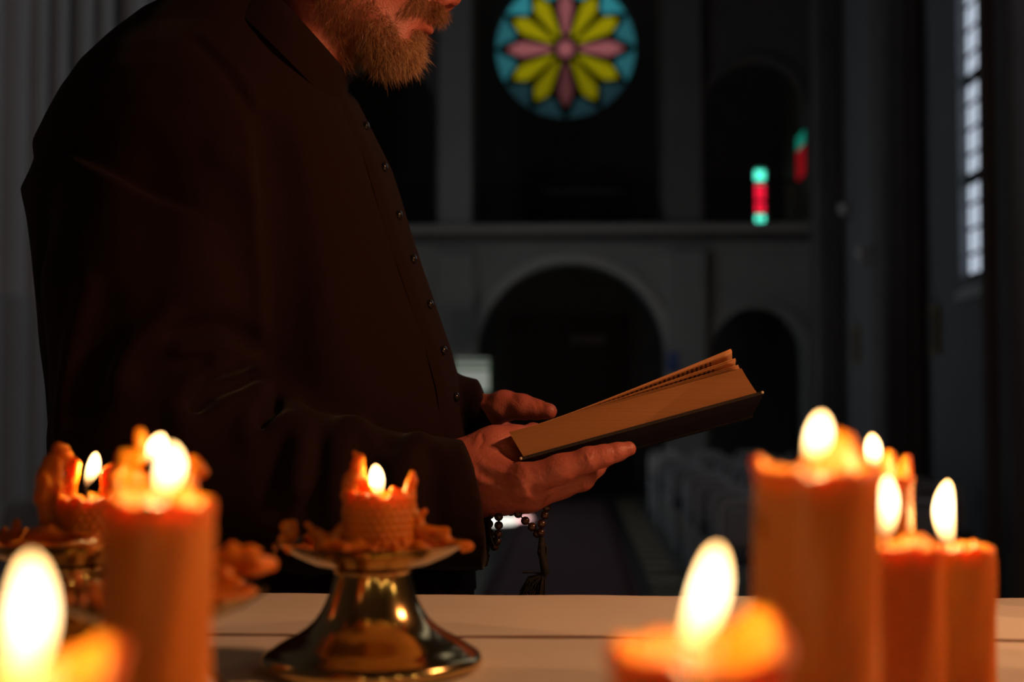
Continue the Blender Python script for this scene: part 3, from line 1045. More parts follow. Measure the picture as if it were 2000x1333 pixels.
def make_chair():
    """stacking chair facing -Y: hooped tube back, padded seat"""
    t = empty('stacking_chair', (0, 0, 0))
    hoop = [(-0.21, 0.20, 0.0), (-0.215, 0.20, 0.45), (-0.21, 0.225, 0.66)]
    for i in range(9):
        a = math.pi * (1 - i / 8)
        hoop.append((0.10 * math.cos(a) + (-0.11 if i < 4 else 0.11 if i > 4 else 0), 0.24, 0.75 + 0.11 * math.sin(a)))
    hoop += [(0.21, 0.225, 0.66), (0.215, 0.20, 0.45), (0.21, 0.20, 0.0)]
    MB().tube(hoop, 0.014, 8).build('back_frame', M_TUBE, t)
    bk_ = MB()
    n = 12
    v, f = [], []
    for j in range(7):
        z = 0.50 + 0.31 * j / 6
        hw_ = 0.19 if j < 5 else (0.175 if j == 5 else 0.13)
        for i in range(n):
            x = -hw_ + 2 * hw_ * i / (n - 1)
            y = 0.205 + 0.02 * (z - 0.5) / 0.3 + 0.03 * (1 - (x / 0.19) ** 2)
            v.append((x, y, z))
    for j in range(6):
        for i in range(n - 1):
            f.append((j * n + i, j * n + i + 1, (j + 1) * n + i + 1, (j + 1) * n + i))
    m2 = len(v)
    v2 = [(x, y + 0.02, z) for x, y, z in v]
    f2 = [tuple(i + m2 for i in reversed(q)) for q in f]
    ed = []
    for i in range(n - 1):
        ed += [(i + 1, i, m2 + i, m2 + i + 1), (6 * n + i, 6 * n + i + 1, m2 + 6 * n + i + 1, m2 + 6 * n + i)]
    for j in range(6):
        ed += [(j * n, (j + 1) * n, m2 + (j + 1) * n, m2 + j * n), (j * n + n - 1, m2 + j * n + n - 1, m2 + (j + 1) * n + n - 1, (j + 1) * n + n - 1)]
    obj('backrest', mesh_np('backrest', v + v2, f + f2 + ed), M_PADG, t)
    MB().box((0, 0.0, 0.45), (0.42, 0.41, 0.05), bev=0.02).build('seat', M_PAD, t, smooth=False)
    for sx in (-1, 1):
        MB().tube([(sx * 0.20, 0.17, 0.42), (sx * 0.20, -0.17, 0.42), (sx * 0.205, -0.20, 0.38), (sx * 0.21, -0.22, 0.0)], 0.012, 8).build('leg', M_TUBE, t)
    return t


def copy_tree(o, parent=None):
    c = o.copy()
    COL.objects.link(c)
    c.parent = parent
    for ch in list(o.children):
        copy_tree(ch, c)
    return c


proto = make_chair()
first = [True]
ORD = ('first', 'second', 'third', 'fourth', 'fifth', 'sixth', 'seventh', 'eighth', 'ninth', 'tenth', 'eleventh', 'twelfth')


def put_chair(x, y, rz_, label, group):
    o = proto if first[0] else copy_tree(proto)
    first[0] = False
    o.location = (x, y, NAVE_Z + 0.014)
    o.rotation_euler = (0, 0, rz_)
    tag(o, label, 'chair', group)


for r_ in range(11):
    y = 20.9 - r_ * 1.05
    for c in range(4):
        x = 1.30 + c * 0.62 + 0.03 * math.sin(r_ * 2.3 + c)
        if x > 3.1 and (10.2 < y < 11.6 or y > 20.8):
            continue
        put_chair(x, y, 0.04 * math.sin(r_ * 5 + c * 3), 'grey tube-framed chair right of the carpet, %s row from the doors, %s from the aisle' % (ORD[r_], ORD[c]), 'stacking chairs right of the carpet')
for r_ in range(2):
    for c in range(3):
        put_chair(-3.1 - c * 0.55, 11.2 + r_ * 0.9 - 0.6 * (c == 2), 0.03 * c, 'dark chair at the far left below the pier, %s row, %s from the carpet' % (ORD[r_], ORD[c]), 'stacking chairs left of the carpet')

# ================================================================== the altar table
TZ = float(EYE[2]) - 0.203          # height of the altar cloth
T_FAR = 1.50                        # its far edge
altar = empty('altar_table', (0.0, 0.75, 0.0))
tag(altar, 'long altar table covered with a white linen cloth', 'table')
MB().box((0, 0, TZ - 0.045), (3.2, 1.44, 0.06), bev=0.006).build('table_top', M_OAK, altar, smooth=False)
for sx in (-1.4, 1.4):
    for sy in (-0.58, 0.58):
        MB().box((sx, sy, (TZ - 0.075) / 2), (0.1, 0.1, TZ - 0.075), bev=0.01).build('leg', M_OAK, altar, smooth=False)


def cloth():
    nx = 260
    ys = [0.0]
    y = 0.0
    TUCK = 1.232
    yv = list(np.linspace(-0.02, 1.19, 60)) + list(np.linspace(1.195, 1.221, 14)) + list(np.linspace(1.2225, 1.2435, 60)) + list(np.linspace(1.245, 1.275, 14)) + list(np.linspace(1.28, T_FAR, 26))
    xs = np.linspace(-1.65, 1.65, nx)
    v = []
    for yy in yv:
        for x in xs:
            tuck = TUCK + 0.0022 * math.sin(x * 9.0) + 0.0016 * math.sin(x * 23 + 1.3)
            d = yy - tuck
            z = TZ
            # pressed tuck: the far breadth of linen laps over the near one
            z += 0.0010 / (1 + math.exp(max(-40, min(40, -d / 0.00028)))) * math.exp(-max(0, d) / 0.09)
            z -= 0.0012 * math.exp(-((d + 0.0016) / 0.0009) ** 2)
            z += 0.0004 * math.sin(x * 17 + yy * 9) * math.sin(yy * 31 + x * 5) + 0.0003 * math.sin(x * 41 + 2 * math.sin(yy * 13))
            if abs(x - 0.135) < 0.06 and abs(d + 0.012) < 0.05:
                z += 0.0025 * math.exp(-((x - 0.135) / 0.018) ** 2 - ((d + 0.014) / 0.012) ** 2)
            v.append((x, yy, z))
    # far edge turns down
    for drop, out in ((0.004, 0.0035), (0.02, 0.006), (0.12, 0.007), (0.3, 0.012)):
        for x in xs:
            v.append((x, T_FAR + out + 0.0006 * math.sin(x * 15), TZ - drop))
    rows = len(yv) + 4
    f = np.array([(j * nx + i, j * nx + i + 1, (j + 1) * nx + i + 1, (j + 1) * nx + i) for j in range(rows - 1) for i in range(nx - 1)])
    return mesh_np('altar_cloth', np.array(v), f)


o = obj('altar_cloth', cloth(), M_LINEN)
tag(o, 'white linen altar cloth with tuck shade drawn as a thin brown line along the table', 'tablecloth')
MB().tube([(x, 1.2312 + 0.0022 * math.sin(x * 9.0) + 0.0016 * math.sin(x * 23 + 1.3), TZ + 0.0007) for x in np.linspace(-1.64, 1.64, 220)], 0.00105, 7).build('tuck_shade', mat('tuck_shade_brown', (0.20, 0.075, 0.03), 0.9), o)  # brown cord paints the shaded edge of the tuck


# ================================================================== candles
def hexbump(u, w, s):
    """bumps of rolled honeycomb wax on a hexagonal lattice"""
    best = 9.0
    r3 = s * math.sqrt(3) / 2
    j0 = math.floor(w / r3)
    for j in (j0, j0 + 1):
        off = 0.5 * s if j % 2 else 0.0
        i0 = round((u - off) / s)
        du, dw = u - off - i0 * s, w - j * r3
        best = min(best, du * du + dw * dw)
    q = best / (0.5 * s) ** 2
    return max(0.0, 1 - q)


def candle_mesh(r, h, pool, wall, rim, comb=0.0055, amp=0.0011, nth=None, hollow=1.0, seed=0):
    """beeswax candle body standing on z=0; rim(theta) adds height; pool = depth of the melt pool below h"""
    rnd = np.random.default_rng(seed)
    circ = 2 * math.pi * r
    cells = max(8, round(circ / comb))
    s = circ / cells
    nth = nth or cells * 5
    nz = max(10, int(h / (s * 0.2)))
    nz = min(nz, 130)
    v = []
    ph = rnd.uniform(0, 6.28, 6)
    prof_in = [(0.0012, 0.0), (0.55, 0.0012), (1.0, -0.0015)]
    th = np.linspace(0, 2 * math.pi, nth, endpoint=False)
    hr = [h + rim(t) for t in th]
    rows = 0
    for k in range(nz + 1):
        fz = k / nz
        for t, H in zip(th, hr):
            z = fz * H
            fade = min(1.0, max(0.0, (H - z) / 0.012))
            rr = r + amp * hexbump(t * r, z, s) * (0.35 + 0.65 * fade) + 0.0006 * math.sin(3 * t + ph[0] + z * 30) + 0.0005 * math.sin(7 * t + ph[1] - z * 60)
            # softened, slightly flared lip
            rr += 0.0012 * math.exp(-((H - z) / 0.006) ** 2) * (1 + math.sin(5 * t + ph[2]))
            v.append((rr * math.cos(t), rr * math.sin(t), z))
        rows += 1
    zp = h - pool
    for q, (frac, dz) in enumerate(((0.35, 0.0012), (0.8, 0.0004), (1.0, -0.003))):
        for t, H in zip(th, hr):
            rr = r - wall * frac
            v.append((rr * math.cos(t), rr * math.sin(t), H + dz))
        rows += 1
    for frac in (0.35, 0.7, 1.0):
        for t, H in zip(th, hr):
            z = (H - 0.003) * (1 - frac) + zp * frac
            rr = (r - wall) * (1 - 0.22 * frac * hollow)
            v.append((rr * math.cos(t), rr * math.sin(t), z))
        rows += 1
    for fr_ in (0.5, 0.12):
        for t in th:
            rr = (r - wall) * 0.78 * fr_
            v.append((rr * math.cos(t), rr * math.sin(t), zp - 0.0006))
        rows += 1
    n = nth
    i = np.arange(n); j = (i + 1) % n
    f = np.concatenate([np.stack([k * n + i, k * n + j, (k + 1) * n + j, (k + 1) * n + i], -1) for k in range(rows - 1)])
    f = [tuple(q) for q in f.tolist()] + [tuple((rows - 1) * n + i)] + [tuple(i[::-1])]
    return mesh_np('wax_body', v, f)


def flame_mesh(base, tip, rad, bend, n=20, m=22, fat=0.52):
    """teardrop round a bent axis from base to tip"""
    base, tip = np.array(base), np.array(tip)
    ax = tip - base
    L = np.linalg.norm(ax)
    t_ = ax / L
    side = np.array([1.0, 0, 0]) - t_ * t_[0]; side /= np.linalg.norm(side)
    fwd = np.cross(t_, side)
    v = []
    for k in range(m + 1):
        q = k / m
        c = base + ax * q + side * bend * L * math.sin(math.pi * q)
        prof = (q ** 0.75) * ((1 - q) ** 0.62)
        pk = (fat ** 0.75) * ((1 - fat) ** 0.62)
        rr = max(rad * 0.72 * min(prof / pk, 1.05), 0.00005)
        for i in range(n):
            a = 2 * math.pi * i / n
            v.append(c + rr * (math.cos(a) * side + math.sin(a) * fwd))
    i = np.arange(n); j = (i + 1) % n
    f = np.concatenate([np.stack([k * n + i, k * n + j, (k + 1) * n + j, (k + 1) * n + i], -1) for k in range(m)])
    return np.array(v), f


def wax_lumps(lines, lo, hi, h=0.0013, k=0.004, rough=0.0011, freq=70, seed=0, dots=(), dish=None):
    """melted wax: lines = [([world points], [radii])]"""
    fld = Field(lo, hi, h)
    for pts, rs in lines:
        for a, b, ra, rb in zip(pts[:-1], pts[1:], rs[:-1], rs[1:]):
            fld.join(fld.cap(a, b, ra, rb), k)
    for c, r in dots:
        fld.join(fld.ell(c, r), k)
    fld.rough(rough, freq, 0.012, seed)
    if dish:                                   # wax lies in the dish, never through it
        cx, cy, zb_, S = dish
        rad = np.sqrt((fld.X - cx) ** 2 + (fld.Y - cy) ** 2) / S
        zd = zb_ + S * np.interp(rad, [0, 0.02, 0.044, 0.058, 0.0715, 0.0727, 0.0729], [0.0788, 0.0790, 0.0810, 0.0872, 0.0942, 0.0942, 0.02])
        fld.d = np.maximum(fld.d, (zd - fld.Z).astype(np.float32))
    v, f = fld.surface()
    return v, f


def add_candle(name, px, y, z0, r, top_py, rim, label, base_px, tip_px, frad, bend=0.0, pool=0.008, wall=0.004, comb=0.0055, amp=0.0011, fat=0.52, watts=1.0, seed=0, group='beeswax candles burning on the altar', yflame=None):
    c = P(px, top_py, y)
    h = c[2] - z0
    root = empty(name, (c[0], y, z0))
    tag(root, label, 'candle', group)
    obj('wax_body', candle_mesh(r, h, pool, wall, rim, comb, amp, seed=seed), M_WAX, root)
    loc = np.array([c[0], y, z0])
    yf = yflame or y
    b, t = P(*base_px, yf), P(*tip_px, yf)
    wz = z0 + h - pool - 0.004
    wb_ = np.array([c[0] * 0.35 + b[0] * 0.65, yf, wz])
    wt = b + (t - b) * 0.16
    w = MB().tube([wb_ - loc, (wb_ * 0.5 + b * 0.5) - loc + np.array([0.0006, 0, 0]), b - loc, wt - loc], [0.0013, 0.0012, 0.0011, 0.0007], 7).build('wick', M_WICK, root)
    v, f = flame_mesh(b - loc, t - loc, frad, bend, fat=fat)
    fo = obj('flame', mesh_np('flame', v, f), M_FLAME, root)
    l = bpy.data.lights.new('candle_light', 'POINT')
    l.energy = CANDLE_W * watts
    l.color = (1.0, 0.74, 0.26)
    l.shadow_soft_size = 0.0
    lo = bpy.data.objects.new('candle_light', l)
    COL.objects.link(lo)
    lo.parent = root
    lo.location = Vector(b + (t - b) * 0.5 - loc)
    return root, loc, h


def lips(*bumps, jag=0.0, seed=0):
    """rim height: sum of (angle in degrees, height, width in degrees) plus jags"""
    rnd = np.random.default_rng(seed)
    ph = rnd.uniform(0, 6.28, 8)

    def g(t):
        z = 0.0
        for a, hgt, w in bumps:
            d = (math.degrees(t) - a + 180) % 360 - 180
            z += hgt * math.exp(-(d / w) ** 2)
        z += jag * (math.sin(5 * t + ph[0]) + 0.7 * math.sin(9 * t + ph[1]) + 0.6 * math.sin(14 * t + ph[2]) + 0.4 * math.sin(23 * t + ph[3]))
        return z
    return g


# angles: 0 = right, 90 = away from the viewer, 180 = left, 270 = towards the viewer
BIG = 'stout beeswax candle with a tall melted lip, tallest on the right'
# right group
c7, l7, h7 = add_candle('pillar_candle', 1592, 0.68, TZ, 0.0290, 925, lips((55, 0.021, 30), (160, 0.005, 40), jag=0.0011, seed=3), BIG, (1578, 908), (1607, 806), R(33, .68), 0.05, pool=0.006, wall=0.0055, comb=0.006, amp=0.0007, seed=1)
add_candle('pillar_candle', 1708, 0.95, TZ, 0.0245, 935, lips((10, 0.014, 20), (55, 0.018, 18), (120, 0.004, 40), jag=0.0010, seed=5), 'beeswax candle partly hidden behind the stout one, with two wax points beside its flame', (1706, 922), (1703, 848), R(21, .95), 0.02, pool=0.004, wall=0.004, seed=2)
add_candle('pillar_candle', 1765, 0.80, TZ, 0.0200, 1068, lips((60, 0.004, 40), (150, 0.003, 30), jag=0.0008, seed=6), 'thin beeswax candle between the stout candle and the rightmost one', (1727, 1060), (1733, 930), R(26, .80), 0.03, pool=0.004, wall=0.004, comb=0.005, seed=3)
add_candle('pillar_candle', 1878, 0.95, TZ, 0.0198, 1072, lips((35, 0.003, 20), (80, 0.002, 30), jag=0.0009, seed=8), 'thin honeycomb beeswax candle, rightmost of the burning candles', (1858, 1078), (1851, 938), R(27, .95), -0.08, pool=0.005, wall=0.004, comb=0.0052, amp=0.0016, seed=4)
add_candle('pillar_candle', 1362, 0.50, TZ, 0.0300, 1288, lips((25, 0.014, 40), (170, 0.004, 60), (90, 0.003, 50), jag=0.0007, seed=9), 'low beeswax candle close to the viewer with a long leaning flame', (1335, 1285), (1402, 1068), R(44, .50), 0.05, pool=0.007, wall=0.005, comb=0.006, amp=0.0006, seed=5)
# left group
add_candle('pillar_candle', 308, 0.65, TZ, 0.0245, 985, lips((70, 0.004, 40), (130, 0.005, 40), (200, 0.002, 60), jag=0.0010, seed=11), 'tall beeswax candle standing before the wax-covered candlesticks on the left', (316, 978), (338, 868), R(36, .65), 0.04, pool=0.007, wall=0.0045, comb=0.0055, amp=0.0007, seed=6)
add_candle('pillar_candle', 75, 0.42, TZ, 0.0235, 1345, lips((35, 0.012, 40), (100, 0.004, 50), jag=0.0006, seed=12), 'nearest beeswax candle cut off by the lower left corner', (22, 1370), (62, 1088), R(56, .42), 0.06, pool=0.006, wall=0.005, comb=0.006, amp=0.0006, seed=7)

# drip running down the stout candle, on its left flank
p0 = P(1486, 1010, 0.675)
o = MB().tube([P(1484, 1000, .672), P(1486, 1020, .670), P(1487, 1045, .670), P(1485, 1062, .672)], [0.0012, 0.0030, 0.0034, 0.0010], 10).build('wax_drip', M_WAX, None)
o.parent = c7
o.matrix_parent_inverse = Matrix.Translation(-Vector(c7.location))


def candlestick(px, y, scale, label):
    c = P(px, 1200, y)
    root = empty('candlestick', (c[0], y, TZ + 0.0018))
    tag(root, label, 'candlestick', 'brass candlesticks on the altar')
    S = scale
    foot = [(0.080, 0.0), (0.0835, 0.0015), (0.0842, 0.005), (0.0825, 0.009), (0.079, 0.0115), (0.0765, 0.0125), (0.073, 0.0155), (0.066, 0.0195), (0.058, 0.0235),
            (0.0505, 0.0285), (0.044, 0.0345), (0.039, 0.0415), (0.0352, 0.049), (0.0322, 0.057), (0.0300, 0.065), (0.0290, 0.0715), (0.0292, 0.0735), (0.0275, 0.0745)]
    MB().lathe([(r * S, z * S) for r, z in foot], n=72).build('foot', M_BRASS, root)
    dish = [(0.005, 0.0745), (0.028, 0.0748), (0.045, 0.0782), (0.060, 0.0850), (0.0715, 0.0925), (0.0725, 0.0935), (0.0715, 0.0942), (0.058, 0.0872), (0.044, 0.0810), (0.020, 0.0790), (0.001, 0.0788)]
    MB().lathe([(r * S, z * S) for r, z in dish], n=72, cap=False).build('drip_dish', M_BRASS, root)
    MB().lathe([(0.0285 * S, 0.0705 * S), (0.0305 * S, 0.0715 * S), (0.0305 * S, 0.0730 * S), (0.0285 * S, 0.0740 * S)], n=48, cap=False).build('collar_ring', M_BRASS, root)
    return root, c


def stub(stick_px, px, y, S, top_py, r, label, base_px, tip_px, frad, rim, lines, dots, bounds, seed, bend=0.0, fat=0.42, comb=0.0062, amp=0.0019, watts=1.0, freq=80, rough=0.0012, yflame=None):
    """burnt-down candle standing in a candlestick's dish, with its melted wax"""
    z0 = TZ + 0.0018 + 0.0789 * S
    root, loc, h = add_candle('candle_stub', px, y, z0, r, top_py, rim, label, base_px, tip_px, frad, bend, pool=0.004, wall=0.0045, comb=comb, amp=amp, fat=fat, watts=watts, seed=seed, group='burnt-down candles in the candlesticks', yflame=yflame)
    # wax spilled round the dish
    rnd = np.random.default_rng(seed + 50)
    scx = P(stick_px, 1200, y)[0]
    L = [([P(a, b, c) for a, b, c, _ in ln], [R(q, ln[0][2]) for _, _, _, q in ln]) for ln in lines]
    D = []
    for _ in range(46):
        an = rnd.uniform(0, 6.283); rad = rnd.uniform(0.030, 0.066) * S
        rr = rnd.uniform(0.003, 0.0075)
        zz = z0 + (0.0021 + max(0, (rad / S - 0.044)) * 0.48) * S + 0.0015
        D.append(((scx + rad * math.cos(an), y + rad * math.sin(an), zz), (rr * 1.5, rr * 1.5, rr * rnd.uniform(0.5, 1.1))))
    for _ in range(26):
        an = rnd.uniform(0, 6.283); rad = rnd.uniform(0.056, 0.068) * S
        a0 = np.array([scx + rad * math.cos(an), y + rad * math.sin(an), z0 + 0.009 * S])
        tip = a0 + np.array([rnd.normal() * 0.006, rnd.normal() * 0.006, rnd.uniform(0.003, 0.012)])
        L.append(([a0, tip], [rnd.uniform(0.002, 0.004), rnd.uniform(0.001, 0.0025)]))
    for a, b, c, q in dots:
        D.append((tuple(P(a, b, c)), (R(q, c), R(q, c), R(q, c) * 0.8)))
    x0, x1, p0_, p1_, y0, y1 = bounds
    lo = np.array([P(x0, p1_, y)[0], y0, z0 - 0.012]); hi = np.array([P(x1, p1_, y)[0], y1, P(x0, p0_, y)[2]])
    v, f = wax_lumps(L, lo, hi, 0.00125, 0.004, rough, freq, seed, D, (P(stick_px, 1200, y)[0], y, TZ + 0.0018, S))
    obj('melted_wax', mesh_np('melted_wax', v - loc, f), M_WAX, root)
    return root


YA = 1.087
csA, _ = candlestick(727, YA, 1.0, 'brass candlestick in the middle with flared foot and waxy dish')
stub(727, 742, YA, 1.0, 968, 0.0265, 'burnt-down honeycomb candle in the middle candlestick, with a curled wax spire', (740, 972), (733, 908), R(19, YA), lips((180, 0.006, 50), (120, 0.004, 30), (40, 0.004, 30), jag=0.0012, seed=21),
     [([(684, 1010, YA, 16), (686, 960, YA, 18), (692, 935, YA, 17), (702, 915, YA, 9), (697, 905, YA, 7), (704, 896, YA, 8), (694, 886, YA, 6)]),
      ([(700, 940, YA, 14), (716, 950, YA, 10), (724, 962, YA, 7)]),
      ([(790, 1050, YA, 12), (800, 1000, YA, 12), (798, 965, YA, 11), (804, 940, YA, 8), (806, 924, YA, 4)]),
      ([(770, 962, YA, 9), (785, 975, YA, 9), (798, 968, YA, 8)]),
      ([(806, 1000, YA, 10), (818, 1030, YA, 11), (826, 1055, YA, 12)]), ([(818, 1010, YA, 9), (829, 1000, YA, 6)]),
      ([(560, 1062, YA, 10), (566, 1040, YA, 14), (560, 1024, YA, 8), (572, 1022, YA, 7)]),
      ([(600, 1026, YA, 7), (615, 1042, YA, 9), (640, 1058, YA, 12), (665, 1062, YA, 13)]),
      ([(655, 1045, YA, 9), (668, 1035, YA, 7), (664, 1030, YA, 5)]),
      ([(640, 1066, YA - .05, 12), (690, 1072, YA - .06, 12), (730, 1078, YA - .06, 11)]),
      ([(835, 1040, YA, 12), (858, 1042, YA, 11), (872, 1036, YA, 8)]), ([(850, 1062, YA, 12), (880, 1062, YA, 9)]),
      ([(880, 1068, YA - .02, 8), (902, 1066, YA - .02, 8), (914, 1066, YA - .02, 7), (912, 1072, YA - .02, 6)]), ([(892, 1072, YA - .02, 8), (894, 1084, YA - .02, 6)]),
      ([(540, 1072, YA, 8), (570, 1076, YA - .02, 10), (600, 1078, YA - .04, 11)])],
     [(700, 1066, YA - .05, 14), (770, 1076, YA - .06, 12), (820, 1070, YA - .05, 14), (626, 1066, YA, 14)],
     (500, 960, 870, 1130, YA - .085, YA + .085), 31, fat=0.55)

YB = 0.85
csB, _ = candlestick(300, YB, 0.93, 'blurred brass candlestick behind the tall left candle')
stub(300, 302, YB, 0.93, 968, 0.0250, 'ragged burnt-down candle behind the tall left candle, with a bead of wax on a stalk', (292, 908), (318, 848), R(24, YB), lips((170, 0.016, 40), (20, 0.012, 34), (90, 0.010, 50), jag=0.0015, seed=22),
     [([(252, 960, YB + .02, 24), (245, 915, YB + .02, 20), (240, 886, YB + .02, 10)]), ([(262, 910, YB + .02, 14), (258, 880, YB + .02, 8)]),
      ([(275, 900, YB + .02, 13), (276, 868, YB + .02, 7), (275, 852, YB + .02, 11), (275, 845, YB + .02, 10)]),
      ([(350, 960, YB + .02, 22), (368, 915, YB + .02, 18), (390, 916, YB + .02, 12), (400, 922, YB + .02, 6)]), ([(372, 910, YB + .02, 12), (376, 896, YB + .02, 7)]),
      ([(395, 980, YB, 14), (402, 1020, YB, 15)]),
      ([(440, 1090, YB, 20), (450, 1078, YB, 12), (455, 1068, YB, 6)]), ([(470, 1092, YB, 18), (490, 1080, YB, 13), (508, 1074, YB, 6)]), ([(430, 1100, YB, 18), (500, 1105, YB - .02, 18), (530, 1100, YB, 14)])],
     [(480, 1110, YB, 18), (440, 1120, YB - .03, 18)],
     (30, 590, 830, 1150, YB - .08, YB + .08), 32, fat=0.5, watts=0.8)

YC = 1.10
csC, _ = candlestick(132, YC, 1.0, 'brass candlestick heaped with wax at the left edge')
stub(132, 176, YC, 1.0, 975, 0.0235, 'burnt-down candle at the left edge beside a curled slab of wax', (168, 950), (188, 884), R(16, YC), lips((20, 0.014, 30), (60, 0.010, 25), (180, 0.004, 40), jag=0.0014, seed=23),
     [([(92, 1050, YC, 16), (96, 1010, YC, 16), (90, 970, YC, 20), (92, 935, YC, 20), (104, 900, YC, 16), (118, 878, YC, 12), (132, 888, YC, 7), (136, 915, YC, 6), (138, 940, YC, 8)]),
      ([(112, 985, YC, 18), (118, 940, YC, 16), (116, 905, YC, 12)]),
      ([(146, 940, YC, 7), (150, 905, YC, 5), (148, 898, YC, 4)]), ([(138, 945, YC, 11), (142, 990, YC, 12)]),
      ([(206, 960, YC, 12), (210, 925, YC, 11), (222, 914, YC, 8)]), ([(222, 950, YC, 10), (222, 920, YC, 8)]),
      ([(100, 1040, YC, 16), (130, 1000, YC, 10)]), ([(20, 1060, YC, 14), (34, 1040, YC, 10), (34, 1022, YC, 7)]), ([(0, 1060, YC, 14), (8, 1045, YC, 9)]),
      ([(60, 1050, YC - .02, 16), (100, 1040, YC - .02, 16), (140, 1050, YC - .02, 14), (180, 1056, YC - .03, 14)]),
      ([(30, 1070, YC - .04, 15), (80, 1076, YC - .05, 16), (140, 1080, YC - .06, 15), (200, 1078, YC - .05, 14)])],
     [(110, 1050, YC, 20), (60, 1062, YC, 18), (170, 1060, YC - .04, 16), (96, 955, YC, 20)],
     (-70, 340, 850, 1130, YC - .085, YC + .085), 33, bend=0.05)

# ================================================================== the priest
YT = 1.80            # depth of the middle of his body


def tab(rows, col):
    """table column as a function of height"""
    zs = np.array([P(600, r[0], YT)[2] for r in rows])
    vals = np.array([r[col] for r in rows], float)
    o_ = np.argsort(zs)
    return zs[o_], vals[o_]


# photo row, back contour px, front contour px, half breadth in metres
TORSO = [(-150, 560, 600, 0.03), (-110, 520, 612, 0.06), (-60, 462, 622, 0.115), (-20, 415, 630, 0.12), (10, 376, 640, 0.13), (50, 276, 650, 0.145), (100, 216, 662, 0.165), (150, 172, 672, 0.195),
         (200, 143, 692, 0.220), (250, 116, 717, 0.234), (300, 92, 742, 0.238), (330, 95, 757, 0.237), (352, 84, 764, 0.236), (385, 66, 775, 0.235), (430, 74, 788, 0.232), (510, 84, 814, 0.225), (600, 90, 845, 0.215), (680, 96, 873, 0.208),
         (760, 104, 895, 0.203), (850, 112, 908, 0.202), (1000, 122, 916, 0.206), (1160, 122, 924, 0.215), (1500, 90, 945, 0.235), (2200, 20, 990, 0.27), (2900, -40, 1020, 0.30)]
zT, bT = tab(TORSO, 3)
_, xlp = tab(TORSO, 1)
_, xrp = tab(TORSO, 2)
rowz = {r[0]: P(600, r[0], YT)[2] for r in TORSO}
xl = np.array([P(a, r, YT)[0] for r, a in sorted(((r[0], r[1]) for r in TORSO), reverse=True)])
xr = np.array([P(a, r, YT)[0] for r, a in sorted(((r[0], r[2]) for r in TORSO), reverse=True)])


def torso_at(z):
    l, r_, b = np.interp(z, zT, xl), np.interp(z, zT, xr), np.interp(z, zT, bT)
    return (l + r_) / 2, (r_ - l) / 2, b


def torso_field(F):
    cx, a, b = torso_at(F.Z)
    u, w = (F.X - cx) / a, (F.Y - YT) / b
    k0 = np.sqrt(u * u + w * w)
    k1 = np.sqrt((u / a) ** 2 + (w / b) ** 2) + 1e-5
    return (k0 * (k0 - 1) / k1).astype(np.float32)


# ---- cassock
lo = np.array([-0.80, 1.40, 0.86]); hi = np.array([0.02, 2.16, 1.78])
CF = Field(lo, hi, 0.0045)
CF.join(torso_field(CF))
arm = Field(lo, hi, 0.0045)
arm.join(arm.cap(P(345, 165, 1.665), P(322, 330, 1.655), 0.098, 0.112, 1.2))
arm.join(arm.cap(P(322, 330, 1.655), P(308, 560, 1.645), 0.112, 0.1265, 1.25), 0.03)
arm.join(arm.cap(P(308, 560, 1.645), P(305, 830, 1.625), 0.1265, 0.120, 1.25), 0.03)
arm.join(arm.cap(P(300, 890, 1.62), P(600, 965, 1.605), 0.108, 0.083, 1.1), 0.03)
arm.join(arm.cap(P(600, 965, 1.605), P(960, 990, 1.592), 0.083, 0.0700, 1.1), 0.03)
arm.join(arm.cap(P(350, 150, 1.67), P(545, 95, 1.715), 0.088, 0.045), 0.05)
# sleeve ends: everything beyond the cuff line falls away, the inside is hollow
ca_, cb_ = P(906, 862, 1.592), P(948, 1100, 1.592)
nx_, nz_ = (cb_[2] - ca_[2]), -(cb_[0] - ca_[0])
ln = math.hypot(nx_, nz_); nx_, nz_ = -nx_ / ln, -nz_ / ln
beyond = (arm.X - ca_[0]) * nx_ + (arm.Z - ca_[2]) * nz_
bow = 0.012 * (1 - ((arm.Z - (ca_[2] + cb_[2]) / 2) / (0.5 * (ca_[2] - cb_[2]))) ** 2)
arm.d = np.maximum(arm.d, (beyond - bow + 0 * arm.Y).astype(np.float32))
arm.cut(arm.cap(P(990, 985, 1.593), P(1090, 993, 1.590), 0.058, 0.060, 1.1))
CF.join(arm.d, 0.014)
# far (left) sleeve
fars = Field(lo, hi, 0.0045)
fars.join(fars.cap(P(400, 200, 1.99), P(470, 700, 2.05), 0.09, 0.095))
fars.join(fars.cap(P(470, 760, 2.04), P(952, 808, 1.80), 0.085, 0.040), 0.03)
fars.d = np.maximum(fars.d, (fars.X - P(950, 800, 1.8)[0] + 0.35 * (fars.Z - P(950, 790, 1.8)[2]) + 0 * fars.Y).astype(np.float32))
CF.join(fars.d, 0.012)
# stand-up collar base blends onto the shoulders; neck opening is scooped out
cA, cB = P(573, 92, 1.74), P(690, -22, 1.74)
axn = cB - cA; axn[1] = 0; axn /= np.linalg.norm(axn)
q_ = (CF.X - cA[0]) * axn[0] + (CF.Z - cA[2]) * axn[2]
rad_ = np.sqrt(((CF.X - cA[0]) * -axn[2] + (CF.Z - cA[2]) * axn[0]) ** 2 + ((CF.Y - 1.74) * 1.05) ** 2)
CF.d = np.maximum(CF.d, np.minimum(q_ - 0.006, 0.090 - rad_).astype(np.float32))

